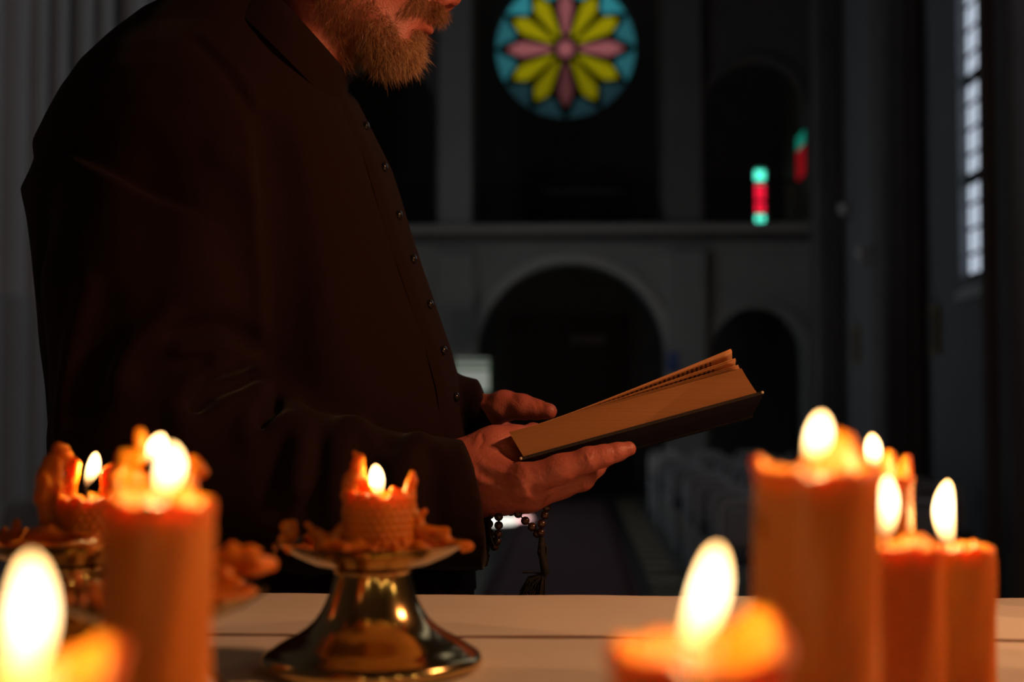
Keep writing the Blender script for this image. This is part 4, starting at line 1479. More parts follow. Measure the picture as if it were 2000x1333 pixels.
FOLDS = [
    # hanging back edge and upper sleeve
    ([(172, 560), (142, 670), (126, 760), (120, 840)], 0.010, 0.012), ([(205, 600), (178, 690), (160, 780)], -0.010, 0.020),
    ([(322, 622), (262, 668), (226, 728), (232, 756)], 0.009, 0.014), ([(300, 600), (235, 640), (195, 720)], -0.006, 0.02),
    ([(345, 650), (440, 641), (500, 676), (526, 706)], -0.012, 0.014),
    ([(352, 682), (440, 676), (500, 700), (522, 722)], 0.012, 0.012),
    ([(285, 722), (340, 704), (395, 702)], -0.010, 0.013),
    # loop fold in the crook of the elbow
    ([(360, 824), (353, 792), (374, 757), (425, 730), (470, 721), (500, 742), (505, 772)], 0.013, 0.014),
    ([(500, 762), (470, 775), (425, 805), (380, 824), (360, 822)], 0.010, 0.013),
    ([(480, 738), (410, 758), (376, 800)], -0.018, 0.013),
    ([(505, 735), (530, 722)], -0.014, 0.012),
    # second loop
    ([(505, 788), (484, 820), (494, 858), (520, 850), (562, 826)], 0.012, 0.013),
    ([(535, 792), (510, 815), (506, 846)], -0.009, 0.012),
    ([(560, 790), (588, 815), (594, 880), (580, 950)], 0.012, 0.013),
    ([(540, 870), (532, 930), (540, 990)], -0.006, 0.017),
    ([(618, 872), (622, 920), (612, 990)], -0.008, 0.016),
    ([(684, 836), (662, 880), (650, 960), (660, 1030)], 0.016, 0.015),
    ([(700, 836), (730, 872), (770, 930)], 0.008, 0.012),
    ([(742, 880), (725, 940), (735, 1000)], -0.008, 0.016),
    ([(814, 862), (796, 900), (782, 970), (800, 1040)], 0.013, 0.014),
    ([(825, 862), (860, 885)], 0.006, 0.010),
    ([(850, 900), (845, 960), (850, 1030)], -0.004, 0.014),
    # long soft pulls down the upper sleeve and the shoulder seam
    ([(385, 80), (450, 150), (490, 215), (505, 260)], -0.0045, 0.008), ([(400, 75), (465, 145), (505, 212)], 0.0035, 0.008),
    ([(430, 300), (470, 330), (490, 380)], 0.005, 0.016), ([(300, 330), (290, 450), (270, 560)], -0.005, 0.03), ([(380, 420), (390, 520), (420, 600)], 0.005, 0.03),
    ([(532, 250), (552, 400), (566, 560), (562, 720)], -0.014, 0.026), ([(514, 235), (522, 400), (536, 560), (538, 705)], -0.012, 0.010), ([(494, 240), (505, 400), (517, 560), (519, 690)], 0.006, 0.012), ([(640, 600), (660, 700), (700, 800)], 0.004, 0.04),
    ([(740, 780), (690, 830)], 0.004, 0.02),
]
FOLDS = [(p_, a_ * (1.55 if p_[0][1] > 540 and p_[0][0] < 640 else 1.15), s_) for p_, a_, s_ in FOLDS]
CF.strokes(FOLDS, 1.42, 2.1)
CF.rough(0.0012, 9, 0.03, 4)
cv, cf_ = CF.surface()
cv = relax(cv, cf_, 2, 0.4)

# ---- body: head, neck, hands and what carries them under the cloth
YH = 1.74


def hp(px, py, dy=0.0):
    p = P(px, py, YH)
    return np.array([p[0], YH + dy, p[2]])


HF = Field(hp(480, 330) * [1, 0, 1] + [0, YH - 0.105, 0], hp(925, -330) * [1, 0, 1] + [0, YH + 0.105, 0], 0.0021)
HF.join(HF.ell(hp(700, -140), (0.105, 0.078, 0.112), -0.2))
HF.join(HF.ell(hp(762, -45), (0.062, 0.062, 0.088), -0.3), 0.03)
for s_ in (-1, 1):
    HF.join(HF.cap(hp(668, 5, s_ * 0.054), hp(768, 92, s_ * 0.022), 0.024, 0.021), 0.03)
    HF.join(HF.cap(hp(660, -70, s_ * 0.062), hp(668, 5, s_ * 0.056), 0.022, 0.020), 0.03)
    HF.join(HF.ell(hp(800, -48, s_ * 0.040), (0.030, 0.024, 0.030)), 0.02)
HF.join(HF.cap(hp(765, 92), hp(787, 98), 0.028, 0.0195), 0.02)
HF.join(HF.ell(hp(786, 40), (0.030, 0.032, 0.036), -0.2), 0.02)
HF.join(HF.cap(hp(838, -95), hp(884, -6), 0.010, 0.0115), 0.014)          # nose
for s_ in (-1, 1):
    HF.join(HF.ell(hp(866, 4, s_ * 0.0125), (0.0125, 0.0085, 0.0095)), 0.008)
    HF.cut(HF.ell(hp(871, 16, s_ * 0.0075), (0.0065, 0.0036, 0.0045)), 0.004)
HF.join(HF.cap(hp(845, 22, -0.010), hp(845, 22, 0.010), 0.0105, 0.0105), 0.010)   # upper lip block
for s_ in (-1, 1):
    HF.join(HF.cap(hp(813, 42, s_ * 0.023), hp(841, 42, s_ * 0.003), 0.0042, 0.0064), 0.006)
    HF.join(HF.cap(hp(811, 51, s_ * 0.022), hp(833, 58, s_ * 0.003), 0.0048, 0.0080), 0.006)
for s_ in (-1, 1):
    HF.cut(HF.cap(hp(800, 46, s_ * 0.031), hp(852, 50.5, s_ * 0.000), 0.0014, 0.0020), 0.004)   # line between the lips
HF.cut(HF.cap(hp(828, 78, -0.012), hp(828, 78, 0.012), 0.006, 0.006), 0.010)
# brow, eye hollows, ear
HF.join(HF.cap(hp(822, -125, -0.030), hp(822, -125, 0.030), 0.014, 0.014), 0.02)
for s_ in (-1, 1):
    HF.cut(HF.ell(hp(826, -92, s_ * 0.033), (0.018, 0.016, 0.012)), 0.012)
    HF.join(HF.ell(hp(812, -90, s_ * 0.031), (0.0125, 0.0125, 0.0125)), 0.003)
    HF.join(HF.ell(hp(662, -90, s_ * 0.079), (0.018, 0.007, 0.031), -0.2), 0.006)
    HF.cut(HF.ell(hp(666, -90, s_ * 0.087), (0.010, 0.005, 0.019), -0.2), 0.004)
# neck and the hidden shoulders
HF.join(HF.cap(hp(578, 110), hp(675, -50), 0.055, 0.058), 0.03)
HF.join(HF.cap(hp(545, 420), hp(578, 110), 0.052, 0.055), 0.03)
hv_, hf_ = HF.surface()
hv_ = relax(hv_, hf_, 1, 0.5)
hn_ = vnormals(hv_, hf_)


# near (right) hand: back towards the viewer, index finger along the book cover
def hb(F, pts, k=0.006):
    for (a, b) in zip(pts[:-1], pts[1:]):
        F.join(F.cap(P(a[0], a[1], a[2]), P(b[0], b[1], b[2]), R(a[3], a[2]), R(b[3], b[2])), k)


NF = Field(P(820, 1040, 1.58) * [1, 0, 1] + [0, 1.475, 0], P(1262, 800, 1.58) * [1, 0, 1] + [0, 1.72, 0], 0.00115)
hb(NF, [(700, 975, 1.61, 46), (830, 955, 1.60, 44), (905, 935, 1.592, 44)], 0.02)
hb(NF, [(905, 912, 1.600, 42), (960, 925, 1.592, 38), (1024, 940, 1.562, 32)], 0.02)               # index metacarpal
hb(NF, [(915, 955, 1.600, 46), (1035, 968, 1.575, 31)], 0.02)               # middle metacarpal
hb(NF, [(925, 966, 1.615, 44), (1030, 972, 1.602, 30)], 0.02)               # ring
hb(NF, [(925, 960, 1.635, 42), (1012, 966, 1.632, 28)], 0.02)               # little
hb(NF, [(905, 895, 1.610, 36), (965, 872, 1.612, 33), (1005, 858, 1.622, 26)], 0.02)   # ball of the thumb
hb(NF, [(950, 900, 1.605, 34), (1000, 912, 1.605, 28)], 0.02)                # web
hb(NF, [(1005, 858, 1.618, 25), (1042, 848, 1.650, 19), (1062, 846, 1.672, 15)], 0.008)   # thumb onto the pages
hb(NF, [(1030, 938, 1.556, 32), (1095, 917, 1.548, 26.5), (1150, 898, 1.545, 24)], 0.010)   # index finger
hb(NF, [(1150, 898, 1.545, 24), (1178, 891, 1.546, 21), (1204, 884, 1.548, 18.5)], 0.005)
hb(NF, [(1204, 884, 1.548, 18), (1228, 877, 1.551, 14.5)], 0.004)
hb(NF, [(1040, 968, 1.575, 30), (1098, 950, 1.572, 23), (1138, 937, 1.571, 21.5)], 0.006)   # middle finger
hb(NF, [(1138, 937, 1.571, 21.5), (1163, 914, 1.590, 18), (1180, 900, 1.607, 15)], 0.005)
hb(NF, [(1036, 970, 1.604, 28), (1092, 955, 1.606, 21), (1128, 938, 1.607, 20), (1160, 912, 1.626, 16)], 0.005)
hb(NF, [(1018, 965, 1.634, 26), (1062, 955, 1.640, 18), (1095, 940, 1.642, 17), (1122, 918, 1.652, 14)], 0.005)
NF.strokes([
    ([(1043, 962)], -0.0030, 0.0065), ([(1022, 950), (1030, 968), (1048, 978), (1062, 968)], 0.0022, 0.0040),   # index knuckle
    ([(1062, 990), (1068, 978), (1095, 962), (1130, 948)], -0.0022, 0.0028),                                   # cleft between the fingers
    ([(1140, 890), (1146, 905), (1142, 916)], -0.0010, 0.0016), ([(1150, 888), (1156, 902), (1152, 916)], -0.0012, 0.0016), ([(1158, 890), (1161, 904)], -0.0008, 0.0014),
    ([(1150, 902)], 0.0014, 0.006), ([(1132, 928), (1138, 942), (1130, 955)], -0.0010, 0.0016), ([(1142, 926), (1147, 940)], -0.0009, 0.0015),
    ([(1198, 872), (1201, 884), (1198, 897)], -0.0007, 0.0014), ([(1192, 873), (1194, 896)], -0.0005, 0.0013),
    ([(940, 905), (980, 925), (1018, 940)], 0.0016, 0.005), ([(940, 940), (985, 958), (1028, 966)], 0.0018, 0.0045), ([(935, 925), (990, 944), (1010, 952)], -0.0014, 0.005),
    ([(950, 975), (1000, 985), (1030, 988)], -0.0010, 0.005), ([(940, 850), (944, 862), (936, 874)], -0.0010, 0.002), ([(936, 849), (928, 866)], 0.0008, 0.002),
    ([(985, 882), (1015, 902)], -0.0025, 0.006), ([(1012, 905), (1025, 918), (1030, 935)], 0.0012, 0.004),
    ([(1225, 868), (1236, 872)], -0.0006, 0.0025)], 1.48, 1.70, 0.02)
NF.rough(0.00022, 130, 0.006, 6)
nv_, nf_ = NF.surface()
nv_ = relax(nv_, nf_, 2, 0.5)

# far (left) hand: thumb on the page, fingers under the far cover
LF = Field(P(850, 930, 1.78) * [1, 0, 1] + [0, 1.66, 0], P(1130, 735, 1.78) * [1, 0, 1] + [0, 1.97, 0], 0.0015)
hb(LF, [(800, 830, 1.86, 40), (930, 815, 1.81, 38)], 0.02)
hb(LF, [(930, 812, 1.80, 40), (985, 795, 1.765, 29)], 0.02)
hb(LF, [(985, 791, 1.765, 28), (1020, 795, 1.75, 23), (1046, 800, 1.745, 20)], 0.008)
hb(LF, [(1046, 800, 1.745, 19.5), (1072, 804, 1.738, 16)], 0.004)
for k, (dy, ln_) in enumerate(((1.83, 1100), (1.855, 1108), (1.88, 1100), (1.90, 1080))):
    hb(LF, [(935, 830, dy - 0.01, 34), (1005, 862, dy, 24), (1050, 880, dy + 0.01, 19), (ln_, 868, dy + 0.02, 15)], 0.012)
LF.strokes([([(1046, 785), (1050, 798)], -0.0008, 0.002), ([(1058, 787), (1062, 795)], -0.0012, 0.0022), ([(940, 790), (965, 800), (985, 815)], 0.0025, 0.006), ([(955, 815), (975, 830)], -0.002, 0.007), ([(1000, 770), (1010, 785)], -0.0012, 0.005)], 1.66, 1.95, 0.02)
lv_, lf_ = LF.surface()
lv_ = relax(lv_, lf_, 2, 0.5)

# arms and trunk under the cassock tie head and hands together
BF = Field(np.array([-0.66, 1.52, 0.80]), np.array([0.0, 2.14, 1.62]), 0.007)
BF.join(BF.ell(np.array([torso_at(1.35)[0], YT, 1.30]), (0.15, 0.15, 0.30)))
BF.join(BF.cap(hp(480, 170, -0.12), hp(480, 170, 0.12), 0.07, 0.07), 0.05)
BF.join(BF.cap(P(345, 190, 1.68), P(310, 860, 1.64), 0.055, 0.045), 0.03)
BF.join(BF.cap(P(310, 880, 1.64), P(880, 950, 1.60), 0.045, 0.028), 0.02)
BF.join(BF.cap(P(400, 200, 1.97), P(480, 740, 2.02), 0.05, 0.045), 0.03)
BF.join(BF.cap(P(480, 750, 2.02), P(900, 818, 1.82), 0.045, 0.026), 0.02)
BF.join(BF.cap(hp(540, 430), hp(578, 110), 0.054, 0.055), 0.03)
bv_, bf_ = BF.surface()

BASE = np.array([torso_at(1.0)[0], YT, 0.0], np.float32)


def stitched():
    """one skin: head, hands and trunk, their open edges sewn together inside the clothes"""
    import bmesh
    zc, xn, xf = HF.lo[2], NF.lo[0], LF.lo[0]
    c = bv_[bf_].mean(1)
    drop = ((c[:, 2] > zc - 0.004) & (c[:, 0] > -0.55)) | ((c[:, 0] > xn - 0.004) & (c[:, 2] < 1.2) & (c[:, 1] < 1.72)) | ((c[:, 0] > xf - 0.004) & (c[:, 2] < 1.3) & (c[:, 1] > 1.72) & (c[:, 2] > 1.0) & (c[:, 0] > -0.25))
    fb = bf_[~drop]
    vs = np.concatenate([hv_, nv_, lv_, bv_]) - BASE
    n1, n2, n3 = len(hv_), len(hv_) + len(nv_), len(hv_) + len(nv_) + len(lv_)
    me = mesh_np('person', vs, np.concatenate([hf_, nf_ + n1, lf_ + n2, fb + n3]))
    bm = bmesh.new(); bm.from_mesh(me)
    for _ in range(3):                     # loose bits left by the cut
        bmesh.ops.delete(bm, geom=[v for v in bm.verts if not v.link_faces], context='VERTS')
    be = [e for e in bm.edges if e.is_boundary]
    ends = (('z', zc), ('n', xn), ('f', xf))
    for key, pos in ends:
        def ok(e):
            p = (e.verts[0].co + e.verts[1].co) / 2 + Vector(BASE)
            if key == 'z': return abs(p.z - pos) < 0.02
            if key == 'n': return abs(p.x - pos) < 0.02 and p.z < 1.2 and p.y < 1.72
            return abs(p.x - pos) < 0.02 and p.z > 1.0 and p.y > 1.66 and p.z < 1.3
        sel = [e for e in be if e.is_valid and ok(e)]
        try:
            bmesh.ops.bridge_loops(bm, edges=sel)
        except Exception as ex:
            print('bridge', key, len(sel), ex)
    for f in bm.faces: f.smooth = True
    bm.to_mesh(me); bm.free()
    return me


person = obj('person', stitched(), M_SKIN, None, tuple(BASE))
tag(person, 'bearded man in a black buttoned cassock reading an open book', 'person')


def under(o_, parent):
    """keep a mesh made in world coordinates in place below a parent at BASE"""
    o_.parent = parent
    return o_


cass = under(obj('cassock', mesh_np('cassock', cv - BASE, cf_), M_CASSOCK), person)
# skirt of the cassock down to the floor
sv, sf = [], []
zs_ = [0.97, 0.9, 0.8, 0.65, 0.5, 0.35, 0.2, 0.1, 0.03]
for z in zs_:
    cx, a, b = torso_at(z)
    for i in range(96):
        t = 2 * math.pi * i / 96
        g = 1 + (0.035 * math.sin(9 * t) + 0.02 * math.sin(17 * t + 1)) * min(1, max(0, (0.95 - z) / 0.5))
        sv.append((cx + a * g * math.cos(t) - BASE[0], YT + b * g * math.sin(t) - BASE[1], z))
for k in range(len(zs_) - 1):
    for i in range(96):
        j = (i + 1) % 96
        sf.append((k * 96 + i, (k + 1) * 96 + i, (k + 1) * 96 + j, k * 96 + j))
sk = obj('skirt', mesh_np('skirt', sv, sf), M_CASSOCK, cass)
m_ = sk.modifiers.new('thick', 'SOLIDIFY'); m_.thickness = 0.004; m_.offset = -1
for sy in (-0.09, 0.1):
    MB().add(*[(lambda b_: (b_.v, b_.f))(MB().lathe([(0.02, 0.0), (0.05, 0.0), (0.052, 0.03), (0.045, 0.06), (0.02, 0.075)], n=16))][0]).build('shoe', mat('black_shoe', (0.02, 0.02, 0.02), 0.3), cass, loc=(0.06, sy, 0.0)).scale = (2.4, 1, 1)


# button placket: a strip riding on the front of the torso
def front(z, phi, off):
    cx, a, b = torso_at(z)
    x, y = cx + a * math.cos(phi), YT + b * math.sin(phi)
    n = np.array([math.cos(phi) / a, math.sin(phi) / b]); n /= np.linalg.norm(n)
    return np.array([x + n[0] * off, y + n[1] * off, z])


rows_z = np.linspace(P(700, 196, YT)[2], P(900, 1150, YT)[2], 70)
phis = np.radians(np.linspace(-23, 12, 12))
pv, pf = [], []
for z in rows_z:
    for k, ph in enumerate(phis):
        e = min(k, len(phis) - 1 - k)
        pv.append(front(z, ph, (0.0005 if e == 0 else 0.0042)) - BASE)
nn = len(phis)
for j in range(len(rows_z) - 1):
    for k in range(nn - 1):
        pf.append((j * nn + k, (j + 1) * nn + k, (j + 1) * nn + k + 1, j * nn + k + 1))
pl = obj('placket', mesh_np('placket', pv, pf), M_CASSOCK, cass)
BUT = [(714, 245), (750, 327), (779, 420), (806, 506), (838, 594), (866, 685), (890, 776)]
for bx_, by_ in BUT:
    z = P(bx_, by_, YT - 0.05)[2]
    ph = math.radians(-13)
    # turn the button so that it sits where it shows, just inside the contour
    best = min((abs(PX(front(z, math.radians(q), 0.005))[0] - bx_), q) for q in range(-40, 5))
    ph = math.radians(best[1])
    p = front(z, ph, 0.0042)
    n = front(z, ph, 0.02) - p
    q = Vector(n).to_track_quat('Z', 'Y').to_matrix()
    b_ = MB().lathe([(0.0054, 0), (0.0062, 0.0014), (0.0060, 0.0030), (0.0043, 0.0048), (0.0017, 0.0055), (0.0002, 0.0056)], n=18)
    b_.v = [tuple(q @ Vector(x) + Vector(p - BASE)) for x in b_.v]
    b_.build('button', M_BUTTON, cass)


# stand-up collar: a band following the neck, front low, nape high
def ring(c, ax, sr, n=64):
    c, ax = np.array(c), np.array(ax)
    return [c + ax * math.cos(2 * math.pi * i / n) + np.array([0, sr, 0]) * math.sin(2 * math.pi * i / n) for i in range(n)]


cb0 = ring(hp(570, 95), hp(570 + 104, 95 + 102) - hp(570, 95), 0.093)
cb1 = ring(hp(590, 48), hp(590 + 92, 48 + 99) - hp(590, 48), 0.076)
cm = [(np.array(a) + np.array(b)) / 2 * 1.0 for a, b in zip(cb0, cb1)]
cbm = ring(hp(555, 116), hp(555 + 108, 116 + 106) - hp(555, 116), 0.098)
rings = [cbm, cb0, cm, cb1]
def shrink(rg, c, d):
    return [p - (p - c) / np.linalg.norm(p - c) * d for p in rg]
c0, c1 = hp(570, 95), hp(590, 48)
rings += [shrink(cb1, c1, 0.004), shrink(cm, (c0 + c1) / 2, 0.005), shrink(cb0, c0, 0.006)]
kv = [p - BASE for rg in rings for p in rg]
kf = []
for k in range(len(rings) - 1):
    for i in range(64):
        j = (i + 1) % 64
        kf.append((k * 64 + i, k * 64 + j, (k + 1) * 64 + j, (k + 1) * 64 + i))
obj('collar', mesh_np('collar', kv, kf), M_CASSOCK, cass)
p = P(673, 186, 1.795)
MB().lathe([(0.004, 0), (0.005, 0.002), (0.003, 0.004), (0.0003, 0.0045)], n=16).build('collar_button', M_BUTTON, cass, loc=tuple(p - BASE)).rotation_euler = (math.radians(50), math.radians(50), 0)
# button flap hanging below the near cuff
fv = [P(a, b, c) - BASE for c in (1.60, 1.606) for a, b in ((930, 1050), (946, 1066), (957, 1086), (952, 1106), (930, 1116), (905, 1112), (905, 1060))]
ff = [tuple(range(7)), tuple(range(13, 6, -1))] + [(i, (i + 1) % 7, 7 + (i + 1) % 7, 7 + i) for i in range(7)]
obj('cuff_flap', mesh_np('cuff_flap', fv, ff, False), M_CASSOCK2, cass)


# ---- beard and hair
def inside(poly, q):
    x, y = q[:, 0], q[:, 1]
    r_ = np.zeros(len(q), bool)
    n = len(poly)
    for i in range(n):
        x1, y1 = poly[i]; x2, y2 = poly[(i + 1) % n]
        c = ((y1 > y) != (y2 > y)) & (x < (x2 - x1) * (y - y1) / (y2 - y1 + 1e-9) + x1)
        r_ ^= c
    return r_


flat = hv_.copy(); flat[:, 1] = YH            # side view, both cheeks alike
hq = PX(flat)
MAIN = [(625, -90), (668, -80), (690, -45), (722, -20), (745, 5), (752, 34), (772, 52), (782, 66), (792, 92), (806, 84), (812, 66), (834, 66), (832, 100), (824, 140), (740, 150), (700, 150), (676, 140), (648, 75), (630, 10)]
CHIN = [(700, 100), (740, 60), (772, 62), (792, 92), (806, 84), (812, 66), (834, 66), (832, 100), (824, 140), (740, 150), (700, 135)]
MOUS = [(786, 52), (795, 30), (818, 8), (852, 4), (872, 20), (866, 42), (846, 38), (812, 40), (800, 46)]
def strands(poly, count, lmin, lmax, flow, rad, name, m, lift=0.45, curl=0.25, seed=0, inset=False):
    rnd = np.random.default_rng(seed)
    idx = np.nonzero(inside(poly, hq))[0]
    w = np.where(hn_[idx, 1] < 0.3, 1.0, 0.45); w /= w.sum()
    pick = rnd.choice(idx, count, p=w)
    root = hv_[pick] + rnd.normal(size=(count, 3)) * 0.0012
    nrm = hn_[pick]
    d = np.array([flow(q) for q in hq[pick]])
    d = np.stack([d[:, 0], np.zeros(count), d[:, 1]], -1) + rnd.normal(size=(count, 3)) * 0.42
    d = d / np.linalg.norm(d, axis=1, keepdims=True)
    L = rnd.uniform(lmin, lmax, count) * np.clip(rnd.normal(1, 0.2, count), 0.5, 1.5)
    cur = rnd.normal(size=(count, 3)) * curl
    pts = []
    for t in (0.0, 0.3, 0.65, 1.0):
        pts.append(root - nrm * 0.0006 + (nrm * lift * (t - 0.45 * t * t) + d * (0.55 * t + 0.5 * t * t) + cur * t * t * 0.6) * L[:, None])
    rr = np.array([1.0, 0.9, 0.7, 0.15]) * rad
    V = np.zeros((count, 4, 3, 3), np.float32)
    e1 = np.cross(d, nrm); e1 /= np.linalg.norm(e1, axis=1, keepdims=True) + 1e-9
    e2 = np.cross(e1, d)
    for k in range(4):
        for i in range(3):
            a = 2 * math.pi * i / 3
            V[:, k, i] = pts[k] + rr[k] * (math.cos(a) * e1 + math.sin(a) * e2)
    b0 = np.arange(count)[:, None] * 12
    fs = []
    for k in range(3):
        for i in range(3):
            j = (i + 1) % 3
            fs.append(np.concatenate([b0 + k * 3 + i, b0 + k * 3 + j, b0 + (k + 1) * 3 + j, b0 + (k + 1) * 3 + i], 1))
    o_ = obj(name, mesh_np(name, V.reshape(-1, 3) - BASE, np.concatenate(fs)), m, person)
    o_['kind'] = 'stuff'
    return o_


def flow_beard(q):
    t = np.clip((q[0] - 650) / 170, 0, 1)
    return (0.15 + 0.35 * t - 0.5 * max(0, t - 0.8), -1.0)


strands(MAIN, 6500, 0.007, 0.014, flow_beard, 0.00022, 'beard', M_BEARD, lift=0.55, curl=0.5, seed=1)
strands(CHIN, 3000, 0.007, 0.0135, flow_beard, 0.00023, 'beard_tip', M_BEARD2, lift=0.6, curl=0.5, seed=4)
strands(MOUS, 1700, 0.007, 0.014, lambda q: (0.35 - 1.2 * np.clip((845 - q[0]) / 50, 0, 1), -1.0), 0.00024, 'moustache', M_BEARD, lift=0.35, curl=0.12, seed=2)
# short hair of the scalp
SF = Field(hp(520, 60) * [1, 0, 1] + [0, YH - 0.11, 0], hp(880, -340) * [1, 0, 1] + [0, YH + 0.11, 0], 0.004)
SF.join(SF.ell(hp(682, -146), (0.111, 0.084, 0.119), 0.25))
SF.d = np.maximum(SF.d, (-(SF.Z - hp(700, -95)[2]) + 0.75 * (SF.X - hp(640, 0)[0]) - 0.02 + 0 * SF.Y).astype(np.float32))
SF.rough(0.002, 30, 0.02, 3)
sv_, sf_ = SF.surface()
obj('hair', mesh_np('hair', sv_ - BASE, sf_), M_HAIR, person)

# ================================================================== the open book
NL, NR = P(1015, 894, 1.560), P(1490, 764, 1.560)     # near edge of the lower cover
U = (NR - NL); LB = np.linalg.norm(U); U /= LB
wdir = np.array([0.02, math.cos(math.radians(9.5)), -math.sin(math.radians(9.5))])
Wd = wdir - U * (wdir @ U); Wd /= np.linalg.norm(Wd)
Nn = np.cross(U, Wd)                                  # out of the cover, upwards
WB, TB = 0.165, 0.031
book = empty('book', tuple(NL))
tag(book, 'thick open book with yellowed pages and dark cover in his hands', 'book')


def bp3(u, w, n):
    return U * u + Wd * w + Nn * n


def slab(name, u0, u1, w0, w1, n0, n1, m, parent, frame=None, skew=0.0, bow=0.0, nseg=1):
    fr_ = frame or bp3
    v, f = [], []
    for k in range(nseg + 1):
        n = n0 + (n1 - n0) * k / nseg
        q = k / nseg
        off = -skew * q
        bw = bow * 4 * q * (1 - q)
        v += [fr_(u0 + off, w0 + bw, n), fr_(u1 + off, w0 + bw, n), fr_(u1 + off, w1, n), fr_(u0 + off, w1, n)]
    f.append((0, 3, 2, 1)); f.append(tuple(nseg * 4 + i for i in range(4)))
    for k in range(nseg):
        a = k * 4
        for i in range(4):
            j = (i + 1) % 4
            f.append((a + i, a + j, a + 4 + j, a + 4 + i))
    return obj(name, mesh_np(name, v, f, False), m, parent)


slab('cover', 0, LB, 0, WB, -0.0035, 0.0, M_COVER, book)
for (u, w) in ((LB - 0.001, 0.0005), (LB - 0.001, WB - 0.003), (0.001, 0.0005)):
    c = bp3(u, w, -0.0015)
    MB().lathe([(0.0003, -0.0016), (0.0015, -0.0010), (0.0017, 0.0), (0.0014, 0.0012), (0.0003, 0.0017)], tuple(c), 10).build('worn_corner', M_WORN, book)
slab('page_block', 0.004, LB - 0.006, 0.005, WB - 0.004, 0.0002, TB, M_EDGE, book, skew=0.0085, bow=0.0035, nseg=8)


# loose leaves fanned up from the block; free edge near the viewer, hinge at the spine
def leaf(h_end, power, back, seed, m):
    nu, nw = 26, 12
    rnd = np.random.default_rng(seed)
    v = []
    wv = rnd.uniform(-0.0006, 0.0006)
    for i in range(nu):
        t = i / (nu - 1)
        lift = h_end * max(0.0, (t - 0.06) / 0.94) ** power
        for j in range(nw):
            q = j / (nw - 1)                       # 0 fore edge, 1 spine
            u = 0.006 + (LB - 0.0215) * t
            w = 0.0085 + back * t + (WB - 0.022 - back * t) * q
            n = TB + 0.0004 + lift * (1 - q) ** 1.15 + wv * math.sin(5 * t + seed) * (1 - q)
            u -= 0.10 * lift * (1 - q)
            v.append(bp3(u, w, n))
    f = [(i * nw + j, (i + 1) * nw + j, (i + 1) * nw + j + 1, i * nw + j + 1) for i in range(nu - 1) for j in range(nw - 1)]
    me = mesh_np('leaf', v, f)
    uv = me.uv_layers.new(name='UVMap')
    for li, lp in enumerate(me.loops):
        vi = lp.vertex_index
        uv.data[li].uv = ((vi // nw) / (nu - 1), (vi % nw) / (nw - 1))
    o_ = obj('leaf', me, m, book)
    md = o_.modifiers.new('thick', 'SOLIDIFY'); md.thickness = 0.00022
    return o_


for k, (h_, pw_, bk_) in enumerate(((0.0016, 1.0, 0), (0.0034, 1.15, 0.001), (0.0052, 1.2, 0.001), (0.0122, 1.35, 0.003), (0.0132, 1.35, 0.003), (0.0228, 1.3, 0.006), (0.0238, 1.3, 0.006), (0.0248, 1.28, 0.007), (0.0256, 1.26, 0.007))):
    leaf(h_, pw_, bk_, k, M_PRINT)

# far half of the open book, rising from the spine
a_ = math.radians(17)
SPN = WB


def far3(u, w, n):
    d2 = Wd * math.cos(a_) + Nn * math.sin(a_)
    n2 = -Wd * math.sin(a_) + Nn * math.cos(a_)
    return U * u + Wd * SPN + d2 * w + n2 * n


slab('cover', 0, LB, 0.004, 0.16, -0.0035, 0.0, M_COVER, book, far3)
slab('page_block', 0.004, LB - 0.010, 0.006, 0.152, 0.0002, 0.010, M_EDGE, book, far3, nseg=2)
slab('spine', 0, LB, WB - 0.006, WB + 0.008, -0.005, -0.001, M_COVER, book)

# ================================================================== the rosary
rosary = empty('rosary', tuple(P(1000, 1010, 1.585)))
tag(rosary, 'dark wooden rosary with a tassel hanging from his near hand', 'rosary')
RO = np.array(rosary.location)
BR = R(8.6, 1.585)
bm_ = MB()
prof = [(BR * math.sin(math.pi * k / 12) + 0.00001, -BR * math.cos(math.pi * k / 12)) for k in range(13)]
bm_.lathe(prof, n=20)
bead_me = bm_.mesh('bead'); bead_me.materials.append(M_BEAD)
BEADS = [(957, 1006, 1.60), (955, 1024, 1.598), (957, 1042, 1.597), (961, 1058, 1.596), (966, 1068, 1.593),
         (974, 1010, 1.585), (974, 1027, 1.584), (973, 1044, 1.584), (971, 1058, 1.586),
         (1026, 1018, 1.578), (1039, 1030, 1.578), (1049, 1043, 1.581), (1068, 992, 1.577), (1064, 1007, 1.577), (1058, 1024, 1.577), (1056, 1041, 1.579),
         (1012, 1004, 1.582), (1068, 978, 1.585), (985, 1000, 1.60), (998, 1000, 1.595)]
for k, (a, b, c) in enumerate(BEADS):
    obj('bead', bead_me, None, rosary, tuple(P(a, b, c) - RO))
sm_ = 0.78
for (a, b, s_) in ((1058, 1062, 0.75), (1057, 1076, 0.85)):
    o = obj('knot_bead', bead_me, None, rosary, tuple(P(a, b, 1.580) - RO)); o.scale = (s_, s_, s_)
MB().tube([P(a, b, 1.581) - RO for a, b in ((957, 1006), (955, 1024), (957, 1042), (961, 1058), (967, 1068), (971, 1058), (973, 1044), (974, 1027), (974, 1010))], 0.0009, 6).build('string', M_CORD, rosary)
MB().tube([P(a, b, 1.580) - RO for a, b in ((1012, 1004), (1026, 1018), (1039, 1030), (1049, 1043), (1058, 1062))], 0.0009, 6).build('string', M_CORD, rosary)
MB().tube([P(a, b, 1.580) - RO for a, b in ((1058, 1050), (1058, 1066), (1057, 1080), (1060, 1092), (1062, 1104), (1065, 1116), (1063, 1126))], [0.003, 0.004, 0.0045, 0.0040, 0.0045, 0.005, 0.003], 9).build('cord', M_CORD, rosary)
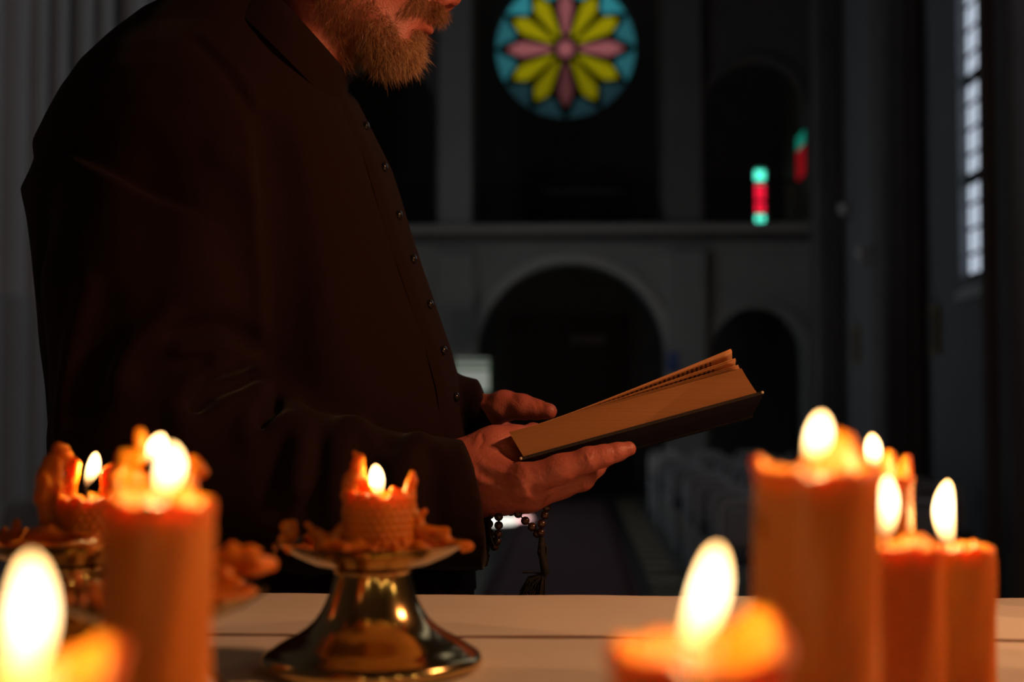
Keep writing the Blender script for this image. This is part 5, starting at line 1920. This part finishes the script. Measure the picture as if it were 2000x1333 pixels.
MB().tube([P(a, b, 1.582) - RO for a, b in ((1064, 1063), (1068, 1072), (1066, 1085), (1068, 1100), (1069, 1112))], 0.0016, 7).build('cord', M_CORD, rosary)
MB().tube([P(a, b, 1.580) - RO for a, b in ((1020, 1118), (1042, 1119), (1064, 1122))], [0.0016, 0.0010, 0.0012], 7).build('cord_end', M_CORD, rosary)
# tassel: a fan of threads
tv = MB()
rnd_ = np.random.default_rng(5)
for k in range(70):
    t = k / 69
    a = P(1062 + 2 * rnd_.normal(), 1122, 1.580) - RO
    e = P(1016 + 46 * t + 2 * rnd_.normal(), 1136 + 24 * rnd_.uniform(0.8, 1.6) + 10 * t, 1.580 + 0.006 * rnd_.normal()) - RO
    mid = a * 0.5 + e * 0.5 + np.array([-0.004 * (1 - t), 0.002 * rnd_.normal(), 0.006 * (1 - t)])
    tv.tube([a, mid, e], [0.0011, 0.0009, 0.0007], 5)
o = tv.build('tassel', M_CORD, rosary); o['kind'] = 'stuff'

# ================================================================== candelabrum added out of view as warm key light
def candelabrum(x, y, ztop, label, watts, n=5):
    root = empty('added_candelabrum', (x, y, 0.0))
    tag(root, label, 'candelabrum', 'floor candelabra added beside the altar as key light')
    MB().lathe([(0.16, 0), (0.165, 0.01), (0.15, 0.03), (0.06, 0.06), (0.025, 0.1), (0.02, 0.3), (0.03, 0.33), (0.02, 0.36), (0.018, ztop - 0.22), (0.035, ztop - 0.18), (0.016, ztop - 0.15), (0.014, ztop - 0.1)], n=32).build('stem', M_BRASS, root)
    for k in range(n):
        a = 2 * math.pi * k / n + 0.3
        r_ = 0.10
        ex, ey = r_ * math.cos(a), r_ * math.sin(a)
        MB().tube([(0, 0, ztop - 0.20), (ex * 0.6, ey * 0.6, ztop - 0.215), (ex, ey, ztop - 0.17), (ex, ey, ztop - 0.12)], 0.008, 8).build('arm', M_BRASS, root)
        MB().lathe([(0.008, ztop - 0.13), (0.03, ztop - 0.118), (0.032, ztop - 0.112), (0.012, ztop - 0.112)], (ex, ey, 0), 20).build('cup', M_BRASS, root)
        MB().lathe([(0.011, ztop - 0.112), (0.011, ztop - 0.004), (0.009, ztop), (0.001, ztop - 0.001)], (ex, ey, 0), 16).build('taper', M_WAX, root)
        v, f = flame_mesh((ex, ey, ztop), (ex, ey, ztop + 0.038), 0.0065, 0.0)
        obj('flame', mesh_np('flame', v, f), M_FLAME, root)
        l = bpy.data.lights.new('added_key_light', 'POINT')
        l.energy = watts / n
        l.color = (1.0, 0.46, 0.21)
        l.shadow_soft_size = 0.0
        lo_ = bpy.data.objects.new('added_key_light', l)
        COL.objects.link(lo_)
        lo_.parent = root
        lo_.location = (ex, ey, ztop + 0.02)


candelabrum(1.05, 1.05, 1.86, 'added brass floor candelabrum with five tapers, unseen key light right of the altar', 50.0)
